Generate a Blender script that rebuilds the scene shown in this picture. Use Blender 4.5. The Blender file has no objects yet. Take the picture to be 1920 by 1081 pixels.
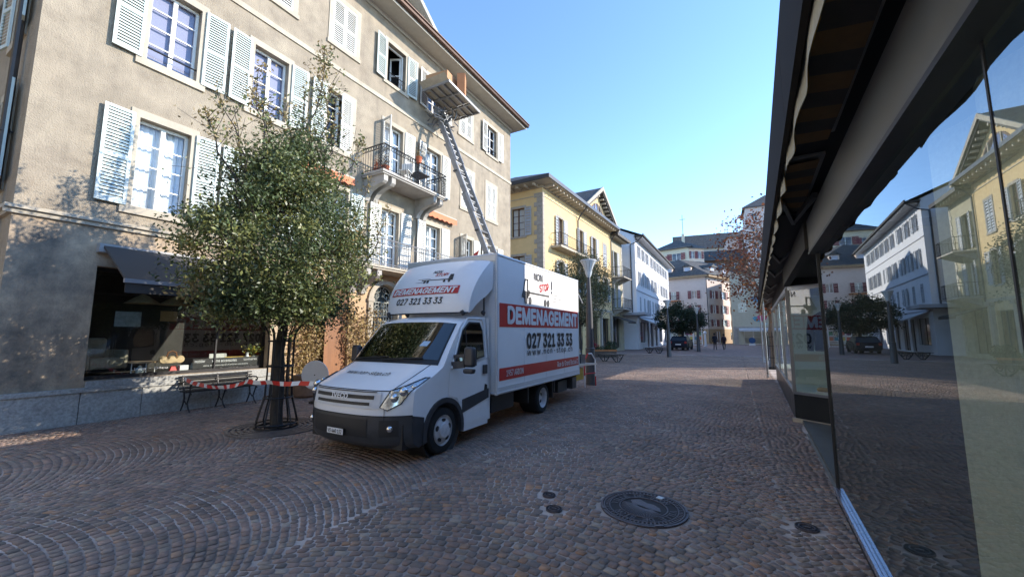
import bpy, math, random
import numpy as np
from mathutils import Vector, Matrix
random.seed(7); RNG = np.random.default_rng(11)
S = bpy.context.scene
COL = S.collection
R = math.radians
# ---------------------------------------------------------------- camera
cam = bpy.data.objects.new('camera', bpy.data.cameras.new('camera'))
COL.objects.link(cam)
cam.data.sensor_width = 36; cam.data.lens = 745.0/1920*36
cam.data.clip_start = .02; cam.data.clip_end = 3000
cam.location = (0, 0, 1.6)
cam.rotation_euler = (R(90)+math.atan(85.5/745), 0, R(29.3))
S.camera = cam
# ---------------------------------------------------------------- world, sun, exposure
SUNV = Vector((1, .57, .52)).normalized()
EL = math.asin(SUNV.z); AZ = math.atan2(SUNV.x, SUNV.y)
W = bpy.data.worlds.new('World'); S.world = W; W.use_nodes = True
nt = W.node_tree; bg = nt.nodes['Background']
sky = nt.nodes.new('ShaderNodeTexSky'); sky.sky_type = 'NISHITA'; sky.sun_disc = False
sky.sun_elevation = EL; sky.sun_rotation = AZ; sky.altitude = 1800
sky.air_density = .85; sky.dust_density = .0; sky.ozone_density = 1.5
hs = nt.nodes.new('ShaderNodeHueSaturation'); hs.inputs['Saturation'].default_value = 1.08
nt.links.new(sky.outputs[0], hs.inputs['Color']); nt.links.new(hs.outputs[0], bg.inputs[0]); bg.inputs[1].default_value = .15
sun = bpy.data.objects.new('sun', bpy.data.lights.new('sun', 'SUN')); COL.objects.link(sun)
sun.data.energy = 2.0; sun.data.angle = R(.5); sun.data.color = (1, .92, .80)
sun.rotation_euler = SUNV.to_track_quat('Z', 'Y').to_euler()
S.view_settings.view_transform = 'Standard'; S.view_settings.look = 'None'
S.view_settings.exposure = 2.0; S.view_settings.gamma = 1
S.render.engine = 'CYCLES'
try:
    S.cycles.max_bounces = 8; S.cycles.transparent_max_bounces = 12
except Exception: pass
# ---------------------------------------------------------------- helpers
class MB:
    def __init__(s): s.v = []; s.f = []; s.m = []; s.cur = 0
    def add(s, vs, fs):
        o = len(s.v); s.v += [tuple(p) for p in vs]
        for f in fs: s.f.append([i+o for i in f]); s.m.append(s.cur)
        return s
    def pts8(s, p):
        return s.add(p, [(0,3,2,1),(4,5,6,7),(0,1,5,4),(1,2,6,5),(2,3,7,6),(3,0,4,7)])
    def box(s, x0, y0, z0, x1, y1, z1):
        if x0 > x1: x0, x1 = x1, x0
        if y0 > y1: y0, y1 = y1, y0
        if z0 > z1: z0, z1 = z1, z0
        return s.pts8([(x0,y0,z0),(x1,y0,z0),(x1,y1,z0),(x0,y1,z0),(x0,y0,z1),(x1,y0,z1),(x1,y1,z1),(x0,y1,z1)])
    def fbox(s, f, a0, a1, z0, z1, d0, d1):
        return s.pts8([f(a,z,d) for z in (z0,z1) for a,d in ((a0,d0),(a1,d0),(a1,d1),(a0,d1))])
    def bar(s, p0, p1, w, h, up=(0,0,1)):
        p0 = Vector(p0); p1 = Vector(p1); d = (p1-p0).normalized(); u = Vector(up)
        a = d.cross(u)
        if a.length < 1e-4: a = d.cross(Vector((1,0,0)))
        a.normalize(); b = a.cross(d).normalized()
        c = [(-w/2,-h/2),(w/2,-h/2),(w/2,h/2),(-w/2,h/2)]
        return s.pts8([p0+a*i+b*j for i,j in c]+[p1+a*i+b*j for i,j in c])
    def quad(s, *p): return s.add(p, [tuple(range(len(p)))])
    def prism(s, pts, f, d0, d1):
        n = len(pts)
        return s.add([f(a,b,d0) for a,b in pts]+[f(a,b,d1) for a,b in pts],
            [tuple(range(n-1,-1,-1)), tuple(range(n,2*n))]+[(i,(i+1)%n,n+(i+1)%n,n+i) for i in range(n)])
    def tube(s, pts, r, n=6, closed=False, caps=True):
        pts = [Vector(p) for p in pts]; m = len(pts); rs = r if isinstance(r, (list, tuple)) else [r]*m
        vs = []; pa = None
        for i, p in enumerate(pts):
            if closed: t = pts[(i+1)%m]-pts[i-1]
            else: t = pts[min(i+1,m-1)]-pts[max(i-1,0)]
            if t.length < 1e-9: t = Vector((0,0,1))
            t.normalize()
            if pa is None:
                pa = t.cross(Vector((0,0,1)))
                if pa.length < .05: pa = t.cross(Vector((1,0,0)))
            pa = (pa - t*pa.dot(t)).normalized(); b = t.cross(pa)
            vs += [p+(pa*math.cos(2*math.pi*k/n)+b*math.sin(2*math.pi*k/n))*rs[i] for k in range(n)]
        fs = []
        for i in range(m if closed else m-1):
            j = (i+1) % m
            for k in range(n): fs.append((i*n+k, i*n+(k+1)%n, j*n+(k+1)%n, j*n+k))
        if caps and not closed: fs += [tuple(range(n-1,-1,-1)), tuple((m-1)*n+k for k in range(n))]
        return s.add(vs, fs)
    def lathe(s, prof, c=(0,0,0), n=16, ax='z', flip=1, caps=True):
        vs = []
        for r, h in prof:
            for k in range(n):
                a = 2*math.pi*k/n; u, w = r*math.cos(a), r*math.sin(a)
                p = (u, w, h) if ax == 'z' else ((h*flip, u, w) if ax == 'x' else (u, h*flip, w))
                vs.append((p[0]+c[0], p[1]+c[1], p[2]+c[2]))
        m = len(prof)
        fs = [(i*n+k, i*n+(k+1)%n, (i+1)*n+(k+1)%n, (i+1)*n+k) for i in range(m-1) for k in range(n)]
        if caps and prof[0][0] > 1e-5: fs.append(tuple(range(n-1,-1,-1)))
        if caps and prof[-1][0] > 1e-5: fs.append(tuple((m-1)*n+k for k in range(n)))
        return s.add(vs, fs)
    def ball(s, c, r, n=8, sz=1):
        k = n//2+1
        return s.lathe([(max(1e-6, r*math.sin(math.pi*i/k)), -r*sz*math.cos(math.pi*i/k)) for i in range(k+1)], c, n)
    def build(s, name, mat, parent=None, smooth=False, loc=None, bevel=0, **kw):
        me = bpy.data.meshes.new(name); me.from_pydata(s.v, [], s.f)
        for m in (mat if isinstance(mat, (list, tuple)) else [mat]): me.materials.append(m)
        if any(s.m): me.polygons.foreach_set('material_index', s.m)
        if smooth:
            me.polygons.foreach_set('use_smooth', [True]*len(me.polygons))
            me.set_sharp_from_angle(angle=R(38 if smooth is True else smooth))
        me.update()
        o = bpy.data.objects.new(name, me); COL.objects.link(o)
        if parent: o.parent = parent
        if loc: o.location = loc
        if bevel:
            b = o.modifiers.new('b', 'BEVEL'); b.width = bevel; b.segments = 2; b.limit_method = 'ANGLE'
        tag(o, **kw)
        return o
def build_each(mb, name, mat, parent):   # one object per box
    for i in range(0, len(mb.v), 8):
        q = MB(); q.pts8(mb.v[i:i+8]); q.build(name, mat, parent)
def tag(o, label=None, cat=None, group=None, kind=None):
    if label: o['label'] = label
    if cat: o['category'] = cat
    if group: o['group'] = group
    if kind: o['kind'] = kind
    return o
def thing(name, label, cat, loc=(0,0,0), rz=0, group=None):
    o = bpy.data.objects.new(name, None); COL.objects.link(o)
    o.location = loc; o.rotation_euler = (0,0,rz); o.empty_display_size = .2
    return tag(o, label, cat, group)
def dup(root, loc, rz=None, label=None):
    def cp(o, par):
        c = o.copy(); COL.objects.link(c); c.parent = par
        for ch in [x for x in bpy.data.objects if x.parent == o and x not in made]: made.append(cp(ch, c))
        made.append(c); return c
    made = []; r = cp(root, None); r.location = loc
    if rz is not None: r.rotation_euler = (0,0,rz)
    if label: r['label'] = label
    return r
def npmesh(name, V, F, mat, col=None, parent=None, smooth=False, **kw):
    V = np.asarray(V, np.float32); F = np.asarray(F, np.int32); k = F.shape[1]
    me = bpy.data.meshes.new(name)
    me.vertices.add(len(V)); me.vertices.foreach_set('co', V.ravel())
    me.loops.add(F.size); me.loops.foreach_set('vertex_index', F.ravel())
    me.polygons.add(len(F)); me.polygons.foreach_set('loop_start', np.arange(0, F.size, k, dtype=np.int32))
    if smooth: me.polygons.foreach_set('use_smooth', np.ones(len(F), bool))
    if col is not None:
        ca = me.color_attributes.new('Col', 'FLOAT_COLOR', 'POINT')
        ca.data.foreach_set('color', np.asarray(col, np.float32).ravel())
    me.materials.append(mat); me.update(calc_edges=True); me.validate()
    o = bpy.data.objects.new(name, me); COL.objects.link(o)
    if parent: o.parent = parent
    return tag(o, **kw)
# ---------------------------------------------------------------- materials
def mix(a, b, t): return tuple(a[i]*(1-t)+b[i]*t for i in range(3))
def M(name, col, rough=.7, metal=0, var=.12, sc=3.0, bump=0, bs=60, dirt=0, spec=.5, col2=None, stretch=(1,1,1), streak=0):
    m = bpy.data.materials.new(name); m.use_nodes = True; n = m.node_tree; L = n.links
    b = n.nodes['Principled BSDF']; b.inputs['Roughness'].default_value = rough
    b.inputs['Metallic'].default_value = metal; b.inputs['Specular IOR Level'].default_value = spec
    tc = n.nodes.new('ShaderNodeTexCoord'); mp = n.nodes.new('ShaderNodeMapping'); mp.inputs['Scale'].default_value = stretch
    L.new(tc.outputs['Object'], mp.inputs[0])
    nz = n.nodes.new('ShaderNodeTexNoise'); nz.inputs['Scale'].default_value = sc; nz.inputs['Detail'].default_value = 7
    nz.inputs['Roughness'].default_value = .65
    L.new(mp.outputs[0], nz.inputs[0])
    cr = n.nodes.new('ShaderNodeValToRGB'); cr.color_ramp.elements[0].position = .32; cr.color_ramp.elements[1].position = .68
    c2 = col2 or col
    cr.color_ramp.elements[0].color = (*[max(0,c*(1-var)) for c in c2], 1)
    cr.color_ramp.elements[1].color = (*[min(1,c*(1+var*.6)) for c in col], 1)
    L.new(nz.outputs[0], cr.inputs[0]); out = cr.outputs[0]
    if streak:
        ms_ = n.nodes.new('ShaderNodeMapping'); ms_.inputs['Scale'].default_value = (3.2,3.2,.22); L.new(tc.outputs['Object'], ms_.inputs[0])
        n4 = n.nodes.new('ShaderNodeTexNoise'); n4.inputs['Scale'].default_value = 1; n4.inputs['Detail'].default_value = 6; L.new(ms_.outputs[0], n4.inputs[0])
        r4 = n.nodes.new('ShaderNodeValToRGB'); r4.color_ramp.elements[0].position = .45; r4.color_ramp.elements[1].position = .72; L.new(n4.outputs[0], r4.inputs[0])
        m4 = n.nodes.new('ShaderNodeMixRGB'); m4.blend_type = 'MULTIPLY'; m4.inputs[2].default_value = (1-streak,1-streak,1-streak*.95,1); L.new(r4.outputs[0], m4.inputs[0]); L.new(out, m4.inputs[1]); out = m4.outputs[0]
    if dirt:
        n2 = n.nodes.new('ShaderNodeTexNoise'); n2.inputs['Scale'].default_value = .55; n2.inputs['Detail'].default_value = 9; n2.inputs['Roughness'].default_value = .75
        L.new(tc.outputs['Object'], n2.inputs[0])
        r2 = n.nodes.new('ShaderNodeValToRGB'); r2.color_ramp.elements[0].position = .48; r2.color_ramp.elements[1].position = .7
        L.new(n2.outputs[0], r2.inputs[0])
        mx = n.nodes.new('ShaderNodeMixRGB'); mx.blend_type = 'MULTIPLY'; mx.inputs[2].default_value = (*[1-dirt*k for k in (.8,.95,1.05)], 1)
        L.new(r2.outputs[0], mx.inputs[0]); L.new(out, mx.inputs[1]); out = mx.outputs[0]
    L.new(out, b.inputs['Base Color'])
    if bump:
        n3 = n.nodes.new('ShaderNodeTexNoise'); n3.inputs['Scale'].default_value = bs; n3.inputs['Detail'].default_value = 4
        L.new(mp.outputs[0], n3.inputs[0])
        bp = n.nodes.new('ShaderNodeBump'); bp.inputs['Strength'].default_value = bump; bp.inputs['Distance'].default_value = .02
        L.new(n3.outputs[0], bp.inputs['Height']); L.new(bp.outputs[0], b.inputs['Normal'])
    if rough > .15 and metal < .9:
        mr = n.nodes.new('ShaderNodeMapRange'); mr.inputs[3].default_value = max(.03, rough-.1); mr.inputs[4].default_value = min(1, rough+.12)
        L.new(nz.outputs[0], mr.inputs[0]); L.new(mr.outputs[0], b.inputs['Roughness'])
    return m
def attr_mat(name, rough, trans=0, bump=0, bs=90, spec=.5, var=.25, stain=0):
    m = bpy.data.materials.new(name); m.use_nodes = True; n = m.node_tree; L = n.links
    b = n.nodes['Principled BSDF']; b.inputs['Roughness'].default_value = rough; b.inputs['Specular IOR Level'].default_value = spec
    a = n.nodes.new('ShaderNodeAttribute'); a.attribute_name = 'Col'
    tc = n.nodes.new('ShaderNodeTexCoord'); nz = n.nodes.new('ShaderNodeTexNoise'); nz.inputs['Scale'].default_value = bs*.4; nz.inputs['Detail'].default_value = 4
    L.new(tc.outputs['Object'], nz.inputs[0])
    mr = n.nodes.new('ShaderNodeMapRange'); mr.inputs[3].default_value = 1-var; mr.inputs[4].default_value = 1+var; L.new(nz.outputs[0], mr.inputs[0])
    mx = n.nodes.new('ShaderNodeVectorMath'); mx.operation = 'SCALE'; L.new(a.outputs['Color'], mx.inputs[0]); L.new(mr.outputs[0], mx.inputs['Scale'])
    if stain:
        n5 = n.nodes.new('ShaderNodeTexNoise'); n5.inputs['Scale'].default_value = .55; n5.inputs['Detail'].default_value = 8; n5.inputs['Roughness'].default_value = .7; L.new(tc.outputs['Object'], n5.inputs[0])
        m5 = n.nodes.new('ShaderNodeMapRange'); m5.inputs[1].default_value = .35; m5.inputs[2].default_value = .65; m5.inputs[3].default_value = 1-stain; m5.inputs[4].default_value = 1+stain*.6; L.new(n5.outputs[0], m5.inputs[0])
        mm = n.nodes.new('ShaderNodeMath'); mm.operation = 'MULTIPLY'; L.new(mr.outputs[0], mm.inputs[0]); L.new(m5.outputs[0], mm.inputs[1]); L.new(mm.outputs[0], mx.inputs['Scale'])
    L.new(mx.outputs[0], b.inputs['Base Color'])
    if bump:
        n3 = n.nodes.new('ShaderNodeTexNoise'); n3.inputs['Scale'].default_value = bs; n3.inputs['Detail'].default_value = 5
        L.new(tc.outputs['Object'], n3.inputs[0])
        bp = n.nodes.new('ShaderNodeBump'); bp.inputs['Strength'].default_value = bump; bp.inputs['Distance'].default_value = .01
        L.new(n3.outputs[0], bp.inputs['Height']); L.new(bp.outputs[0], b.inputs['Normal'])
    if trans:
        t = n.nodes.new('ShaderNodeBsdfTranslucent'); L.new(mx.outputs[0], t.inputs[0])
        ms = n.nodes.new('ShaderNodeMixShader'); ms.inputs[0].default_value = trans
        L.new(b.outputs[0], ms.inputs[1]); L.new(t.outputs[0], ms.inputs[2])
        L.new(ms.outputs[0], n.nodes['Material Output'].inputs[0])
    return m
def glass(name, ior=1.9, tint=(.8,.88,.86), rough=0, wav=.0, refl=(1,1,1)):
    m = bpy.data.materials.new(name); m.use_nodes = True; n = m.node_tree; L = n.links
    n.nodes.remove(n.nodes['Principled BSDF'])
    g = n.nodes.new('ShaderNodeBsdfGlossy'); g.inputs['Roughness'].default_value = rough; g.inputs[0].default_value = (*refl,1)
    t = n.nodes.new('ShaderNodeBsdfTransparent'); t.inputs[0].default_value = (*tint,1)
    fr = n.nodes.new('ShaderNodeFresnel'); ge = n.nodes.new('ShaderNodeNewGeometry'); mr = n.nodes.new('ShaderNodeMapRange')
    mr.inputs[3].default_value = ior; mr.inputs[4].default_value = 1/ior; L.new(ge.outputs['Backfacing'], mr.inputs[0]); L.new(mr.outputs[0], fr.inputs[0])
    ms = n.nodes.new('ShaderNodeMixShader'); L.new(fr.outputs[0], ms.inputs[0]); L.new(t.outputs[0], ms.inputs[1]); L.new(g.outputs[0], ms.inputs[2])
    if wav:
        tc = n.nodes.new('ShaderNodeTexCoord'); nz = n.nodes.new('ShaderNodeTexNoise'); nz.inputs['Scale'].default_value = 1.3; nz.inputs['Detail'].default_value = 1
        L.new(tc.outputs['Object'], nz.inputs[0]); bp = n.nodes.new('ShaderNodeBump'); bp.inputs['Strength'].default_value = wav; bp.inputs['Distance'].default_value = .02
        L.new(nz.outputs[0], bp.inputs['Height']); L.new(bp.outputs[0], g.inputs['Normal']); L.new(bp.outputs[0], fr.inputs['Normal'])
    L.new(ms.outputs[0], n.nodes['Material Output'].inputs[0])
    return m
def tiles(name, c1, c2, sx, sy, mortar=(.05,.05,.05), rough=.7, ms=.02, axis='xy', off=.5, bump=.5):
    m = bpy.data.materials.new(name); m.use_nodes = True; n = m.node_tree; L = n.links
    b = n.nodes['Principled BSDF']; b.inputs['Roughness'].default_value = rough
    tc = n.nodes.new('ShaderNodeTexCoord'); sp = n.nodes.new('ShaderNodeSeparateXYZ'); L.new(tc.outputs['Object'], sp.inputs[0])
    cb = n.nodes.new('ShaderNodeCombineXYZ'); ix = 'xyz'.index(axis[0]); iy = 'xyz'.index(axis[1])
    L.new(sp.outputs[ix], cb.inputs[0]); L.new(sp.outputs[iy], cb.inputs[1])
    br = n.nodes.new('ShaderNodeTexBrick'); br.inputs['Scale'].default_value = 1; br.inputs['Brick Width'].default_value = sx; br.inputs['Row Height'].default_value = sy
    br.inputs['Mortar Size'].default_value = ms; br.inputs['Color1'].default_value = (*c1,1); br.inputs['Color2'].default_value = (*c2,1); br.inputs['Mortar'].default_value = (*mortar,1)
    br.offset = off; L.new(cb.outputs[0], br.inputs[0])
    nz = n.nodes.new('ShaderNodeTexNoise'); nz.inputs['Scale'].default_value = 7; nz.inputs['Detail'].default_value = 5; L.new(tc.outputs['Object'], nz.inputs[0])
    mr = n.nodes.new('ShaderNodeMapRange'); mr.inputs[3].default_value = .7; mr.inputs[4].default_value = 1.3; L.new(nz.outputs[0], mr.inputs[0])
    vm = n.nodes.new('ShaderNodeVectorMath'); vm.operation = 'SCALE'; L.new(br.outputs['Color'], vm.inputs[0]); L.new(mr.outputs[0], vm.inputs['Scale'])
    L.new(vm.outputs[0], b.inputs['Base Color'])
    bp = n.nodes.new('ShaderNodeBump'); bp.inputs['Strength'].default_value = bump; bp.inputs['Distance'].default_value = .02; bp.invert = True
    L.new(br.outputs['Fac'], bp.inputs['Height']); L.new(bp.outputs[0], b.inputs['Normal'])
    return m
K = dict(
 render = M('rough_render', (.35,.295,.22), .95, var=.16, sc=2.2, bump=1.0, bs=40, dirt=.16, streak=.14, col2=(.28,.23,.17)),
 render_low = M('stained_render', (.48,.36,.24), .95, var=.3, sc=1.6, bump=.6, bs=28, dirt=.45, streak=.3, col2=(.2,.18,.15)),
 trim = M('limestone_trim', (.44,.385,.30), .85, var=.1, sc=4, bump=.15, bs=50, dirt=.2, streak=.15),
 concrete = M('balcony_concrete', (.40,.37,.33), .9, var=.2, sc=2, bump=.2, bs=40, dirt=.3),
 granite = M('granite', (.36,.36,.34), .75, var=.35, sc=22, bump=.25, bs=60, dirt=.3),
 shutter = M('pale_shutter_paint', (.50,.56,.53), .5, var=.07, sc=6, stretch=(1,1,.3)),
 shutter_w = M('white_shutter_paint', (.62,.61,.56), .5, var=.07, sc=6, stretch=(1,1,.3)),
 white = M('white_window_paint', (.76,.75,.71), .4, var=.04),
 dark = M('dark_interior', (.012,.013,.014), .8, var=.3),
 pane = glass('window_glass', 1.6, (.85,.88,.95), refl=(.85,.88,1)),
 curtain = M('net_curtain', (.78,.80,.74), .9, var=.2, sc=8, stretch=(9,9,.2)),
 lav = M('lavender_sky_sheet', (.26,.25,.30), .6, var=.1),  # sky reflection of the upper panes put into a lavender colour
 iron = M('wrought_iron', (.025,.024,.026), .45, metal=.3, var=.3, sc=12),
 greyiron = M('grey_painted_iron', (.22,.21,.21), .5, var=.2, sc=12),
 copper = M('copper_gutter', (.12,.07,.05), .5, metal=.4, var=.3, sc=3),
 soffit = M('soffit_paint', (.42,.39,.33), .8, var=.1),
 slate = tiles('slate_roof', (.045,.043,.042), (.085,.08,.076), .3, .2, (.015,.015,.016), .8, .012),
 orange = M('orange_awning_cloth', (.62,.20,.10), .85, var=.1),
 greycloth = M('dark_grey_awning_cloth', (.062,.056,.052), .85, var=.12, sc=2),
 wood = M('brown_door_wood', (.23,.095,.035), .55, var=.25, sc=3, bump=.1, bs=20, stretch=(3,3,.3)),
 ochre = M('beige_wall_paint', (.50,.34,.20), .9, var=.12, sc=3, bump=.2, bs=40, dirt=.15),
 tpaint = M('truck_white_paint', (.82,.82,.82), .22, var=.035, sc=2, dirt=.05),
 tbox = M('truck_box_panel', (.84,.84,.84), .35, var=.03, sc=1.5, dirt=.05),
 alu = M('aluminium_trim', (.55,.56,.57), .38, metal=.75, var=.1),
 plastic = M('black_bumper_plastic', (.042,.044,.05), .45, var=.25, sc=9, dirt=.1),
 rubber = M('tyre_rubber', (.014,.014,.015), .8, var=.3, sc=20),
 chrome = M('polished_metal', (.7,.7,.7), .16, metal=1, var=.08),
 steel = M('steel_wheel', (.60,.60,.62), .4, metal=.0, var=.2, sc=10),
 tglass = glass('truck_glass', 2.1, (.22,.26,.26)),
 lens = glass('headlamp_lens', 1.5, (.92,.94,.95)),
 red = M('red_vinyl', (.52,.022,.02), .4, var=.05),
 black = M('black_vinyl', (.018,.018,.02), .5, var=.1),
 wvinyl = M('white_vinyl', (.78,.78,.78), .4, var=.03),
 cardboard = M('cardboard', (.42,.235,.12), .85, var=.1, sc=5),
 lift = M('lift_aluminium', (.27,.27,.275), .4, metal=.45, var=.15, sc=6),
 liftpan = M('lift_platform_panel', (.40,.35,.27), .6, var=.2, sc=5),
 bark = M('bark', (.05,.042,.034), .95, var=.4, sc=14, bump=.8, bs=30, stretch=(1,1,.35)),
 twig = M('pale_twig_bark', (.20,.16,.125), .9, var=.3, sc=9),
 leaf = attr_mat('leaf_surface', .42, .22, spec=.5),
 dryleaf = attr_mat('dry_leaf_surface', .7, .25, spec=.3),
 sett = attr_mat('porphyry_sett', .72, 0, bump=.5, bs=42, spec=.35, var=.38, stain=.28),
 pole = M('lamp_post_paint', (.07,.07,.075), .45, metal=.3, var=.1, sc=6),
 lampglass = M('frosted_lamp_glass', (.62,.66,.66), .25, var=.05),
 terracotta = M('terracotta', (.42,.11,.045), .8, var=.15),
 benchwood = M('dark_bench_slats', (.07,.055,.045), .55, var=.3, sc=6),
 gold = M('brass_yellow', (.55,.36,.06), .35, metal=.3, var=.1),
)
try: FONT = bpy.data.fonts.load(bpy.utils.system_resource('DATAFILES', path='fonts')+'/Inter.woff2')   # Blender's own bundled face
except Exception: FONT = None
def text(s, name, mat, parent, mtx, height, width=None, bold=0, shear=0, depth=.002, align='CENTER', spacing=1, **kw):
    cu = bpy.data.curves.new(name, 'FONT'); cu.body = s; cu.size = 1
    if FONT: cu.font = FONT
    cu.extrude = 0; cu.shear = shear
    cu.space_character = spacing; cu.resolution_u = 3
    t = bpy.data.objects.new('tmp', cu); COL.objects.link(t)
    dg = bpy.context.evaluated_depsgraph_get(); dg.update()
    me = bpy.data.meshes.new_from_object(t.evaluated_get(dg)); bpy.data.objects.remove(t)
    xs = [v.co.x for v in me.vertices]; ys = [v.co.y for v in me.vertices]
    w = max(xs)-min(xs); h = max(ys)-min(ys); sy = height/h; sx = (width/w) if width else sy
    ox = {'CENTER': (max(xs)+min(xs))/2, 'LEFT': min(xs), 'RIGHT': max(xs)}[align]; oy = (max(ys)+min(ys))/2
    for v in me.vertices: v.co = mtx @ Vector(((v.co.x-ox)*sx, (v.co.y-oy)*sy, depth))
    if bold:   # embolden: the same outline laid down again a hair to each side
        b = bold*.55*sy; vs = [v.co.copy() for v in me.vertices]; ps = [list(q.vertices) for q in me.polygons]; ux = (mtx.to_3x3() @ Vector((1,0,0))); uy = (mtx.to_3x3() @ Vector((0,1,0))); uz = (mtx.to_3x3() @ Vector((0,0,1)))
        V2, F2 = [], []
        for k2, (dx, dy) in enumerate(((0,0),(-b,0),(b,0),(0,b),(0,-b),(-b*.7,b*.7),(b*.7,b*.7),(-b*.7,-b*.7),(b*.7,-b*.7))):
            o2 = len(V2); V2 += [v+ux*dx*(sx/sy)+uy*dy+uz*(.00012*k2) for v in vs]; F2 += [[i+o2 for i in q] for q in ps]
        me = bpy.data.meshes.new(name); me.from_pydata(V2, [], F2)
    me.materials.clear(); me.materials.append(mat); me.name = name
    o = bpy.data.objects.new(name, me); COL.objects.link(o)
    if parent: o.parent = parent
    return tag(o, **kw)
def plane_mtx(org, ux, uy):
    ux = Vector(ux).normalized(); uy = Vector(uy).normalized(); uz = ux.cross(uy)
    m = Matrix((ux, uy, uz)).transposed().to_4x4(); m.translation = Vector(org); return m
FX = lambda a, z, d: (d, a, z)          # facade facing +x: along = y, outward = x
def FY(x0=0, y0=0): return lambda a, z, d: (x0-a, y0-d, z)   # end wall facing -y, a runs towards -x
def FR(x0=0, y0=0): return lambda a, z, d: (x0+a, y0-d, z)   # wall facing -y, a runs towards +x
def wallm(mb, f, a0, a1, z0, z1, holes, depth=.22, d=0, gables=None):
    A = sorted({a0,a1}|{h[i] for h in holes for i in (0,1) if a0 < h[i] < a1})
    Z = sorted({z0,z1}|{h[i] for h in holes for i in (2,3) if z0 < h[i] < z1})
    for i in range(len(A)-1):
        for j in range(len(Z)-1):
            ca, cz = (A[i]+A[i+1])/2, (Z[j]+Z[j+1])/2
            if any(h[0] < ca < h[1] and h[2] < cz < h[3] for h in holes): continue
            mb.quad(f(A[i],Z[j],d), f(A[i+1],Z[j],d), f(A[i+1],Z[j+1],d), f(A[i],Z[j+1],d))
    for h in holes:
        b0, b1, y0, y1 = h[:4]; e = d-depth
        mb.quad(f(b0,y0,d), f(b0,y1,d), f(b0,y1,e), f(b0,y0,e)); mb.quad(f(b1,y0,d), f(b1,y1,d), f(b1,y1,e), f(b1,y0,e))
        mb.quad(f(b0,y0,d), f(b1,y0,d), f(b1,y0,e), f(b0,y0,e)); mb.quad(f(b0,y1,d), f(b1,y1,d), f(b1,y1,e), f(b0,y1,e))
    return mb
def window(par, f, a0, a1, z0, z1, d=-.2, rows=4, fr=None, back=None, fw=.05, rail=None, label=None, split=True, backd=.1, pane=None, mullion=2):
    """frame with muntins; children: pane, curtain/blind"""
    fr = fr or K['white']; m = MB(); t = .05
    for (b0,b1,y0,y1) in ((a0,a0+fw,z0,z1),(a1-fw,a1,z0,z1),(a0+fw,a1-fw,z0,z0+fw),(a0+fw,a1-fw,z1-fw,z1)):
        m.fbox(f, b0, b1, y0, y1, d, d+t)
    c = (a0+a1)/2
    leaves = [(a0+fw,a1-fw)]
    if mullion == 2:
        m.fbox(f, c-fw*.75, c+fw*.75, z0+fw, z1-fw, d-.002, d+t+.006); leaves = [(a0+fw,c-fw*.75),(c+fw*.75,a1-fw)]
    elif mullion > 2:
        ed = [a0+fw+(a1-a0-2*fw)*i/mullion for i in range(mullion+1)]
        for e in ed[1:-1]: m.fbox(f, e-fw*.4, e+fw*.4, z0+fw, z1-fw, d-.002, d+t)
        leaves = []
    for (b0,b1) in leaves:
        for r in range(1, rows):
            z = z0+fw+(z1-z0-2*fw)*r/rows; m.fbox(f, b0, b1, z-.012, z+.012, d+.012, d+t-.004)
    w = m.build('window', fr, par, label=label)
    MB().quad(f(a0,z0,d+.02), f(a1,z0,d+.02), f(a1,z1,d+.02), f(a0,z1,d+.02)).build('pane', pane or K['pane'], w)
    if back:
        m = MB()
        if back is K['curtain']:
            n = 26; pts = [(a0+(a1-a0)*i/n, d-backd+.02*math.sin(i*2.1)) for i in range(n+1)]
            for i in range(n): m.quad(f(pts[i][0],z0,pts[i][1]), f(pts[i+1][0],z0,pts[i+1][1]), f(pts[i+1][0],z1,pts[i+1][1]), f(pts[i][0],z1,pts[i][1]))
            m.build('curtain', back, w)
        else:
            m.quad(f(a0,z0,d-backd), f(a1,z0,d-backd), f(a1,z1,d-backd), f(a0,z1,d-backd)); m.build('sky_tint_sheet', back, w)  # flat tinted sheet standing in for sky mirrored in the pane
    return w
def shutter(par, f, ah, z0, z1, w, s, ang, mat, slats=22, off=.035, label=None, mid=True):
    """hinged at ah; s=+1 the closed leaf runs towards +a; ang 0 closed .. 180 folded flat on the wall"""
    a = R(ang); ca, sa = math.cos(a)*s, math.sin(a)
    def g(u, z, t):   # u along the leaf, t thickness
        return f(ah+ca*u - sa*t*s, z, off + sa*u + abs(math.cos(a))*t)
    m = MB(); fw = .055; th = .036
    m.fbox(g, 0, fw, z0, z1, 0, th); m.fbox(g, w-fw, w, z0, z1, 0, th)
    m.fbox(g, fw, w-fw, z0, z0+fw*1.3, 0, th); m.fbox(g, fw, w-fw, z1-fw, z1, 0, th)
    zs = [(z0+fw*1.3, z1-fw)]
    if mid:
        zm = z0+(z1-z0)*.48; m.fbox(g, fw, w-fw, zm-.035, zm+.035, 0, th); zs = [(z0+fw*1.3, zm-.035), (zm+.035, z1-fw)]
    for (y0,y1) in zs:
        n = max(2, int(slats*(y1-y0)/(z1-z0)))
        p = (y1-y0)/n
        for i in range(n):
            y = y0+i*p
            lo, hi = (th*.9, th*.1)
            m.pts8([g(fw,y+p*.05,lo), g(w-fw,y+p*.05,lo), g(w-fw,y+p*.8,hi), g(fw,y+p*.8,hi),
                    g(fw,y+p*.05+.007,lo), g(w-fw,y+p*.05+.007,lo), g(w-fw,y+p*.8+.007,hi), g(fw,y+p*.8+.007,hi)])
    return m.build('shutter', mat, par, label=label)
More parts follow.
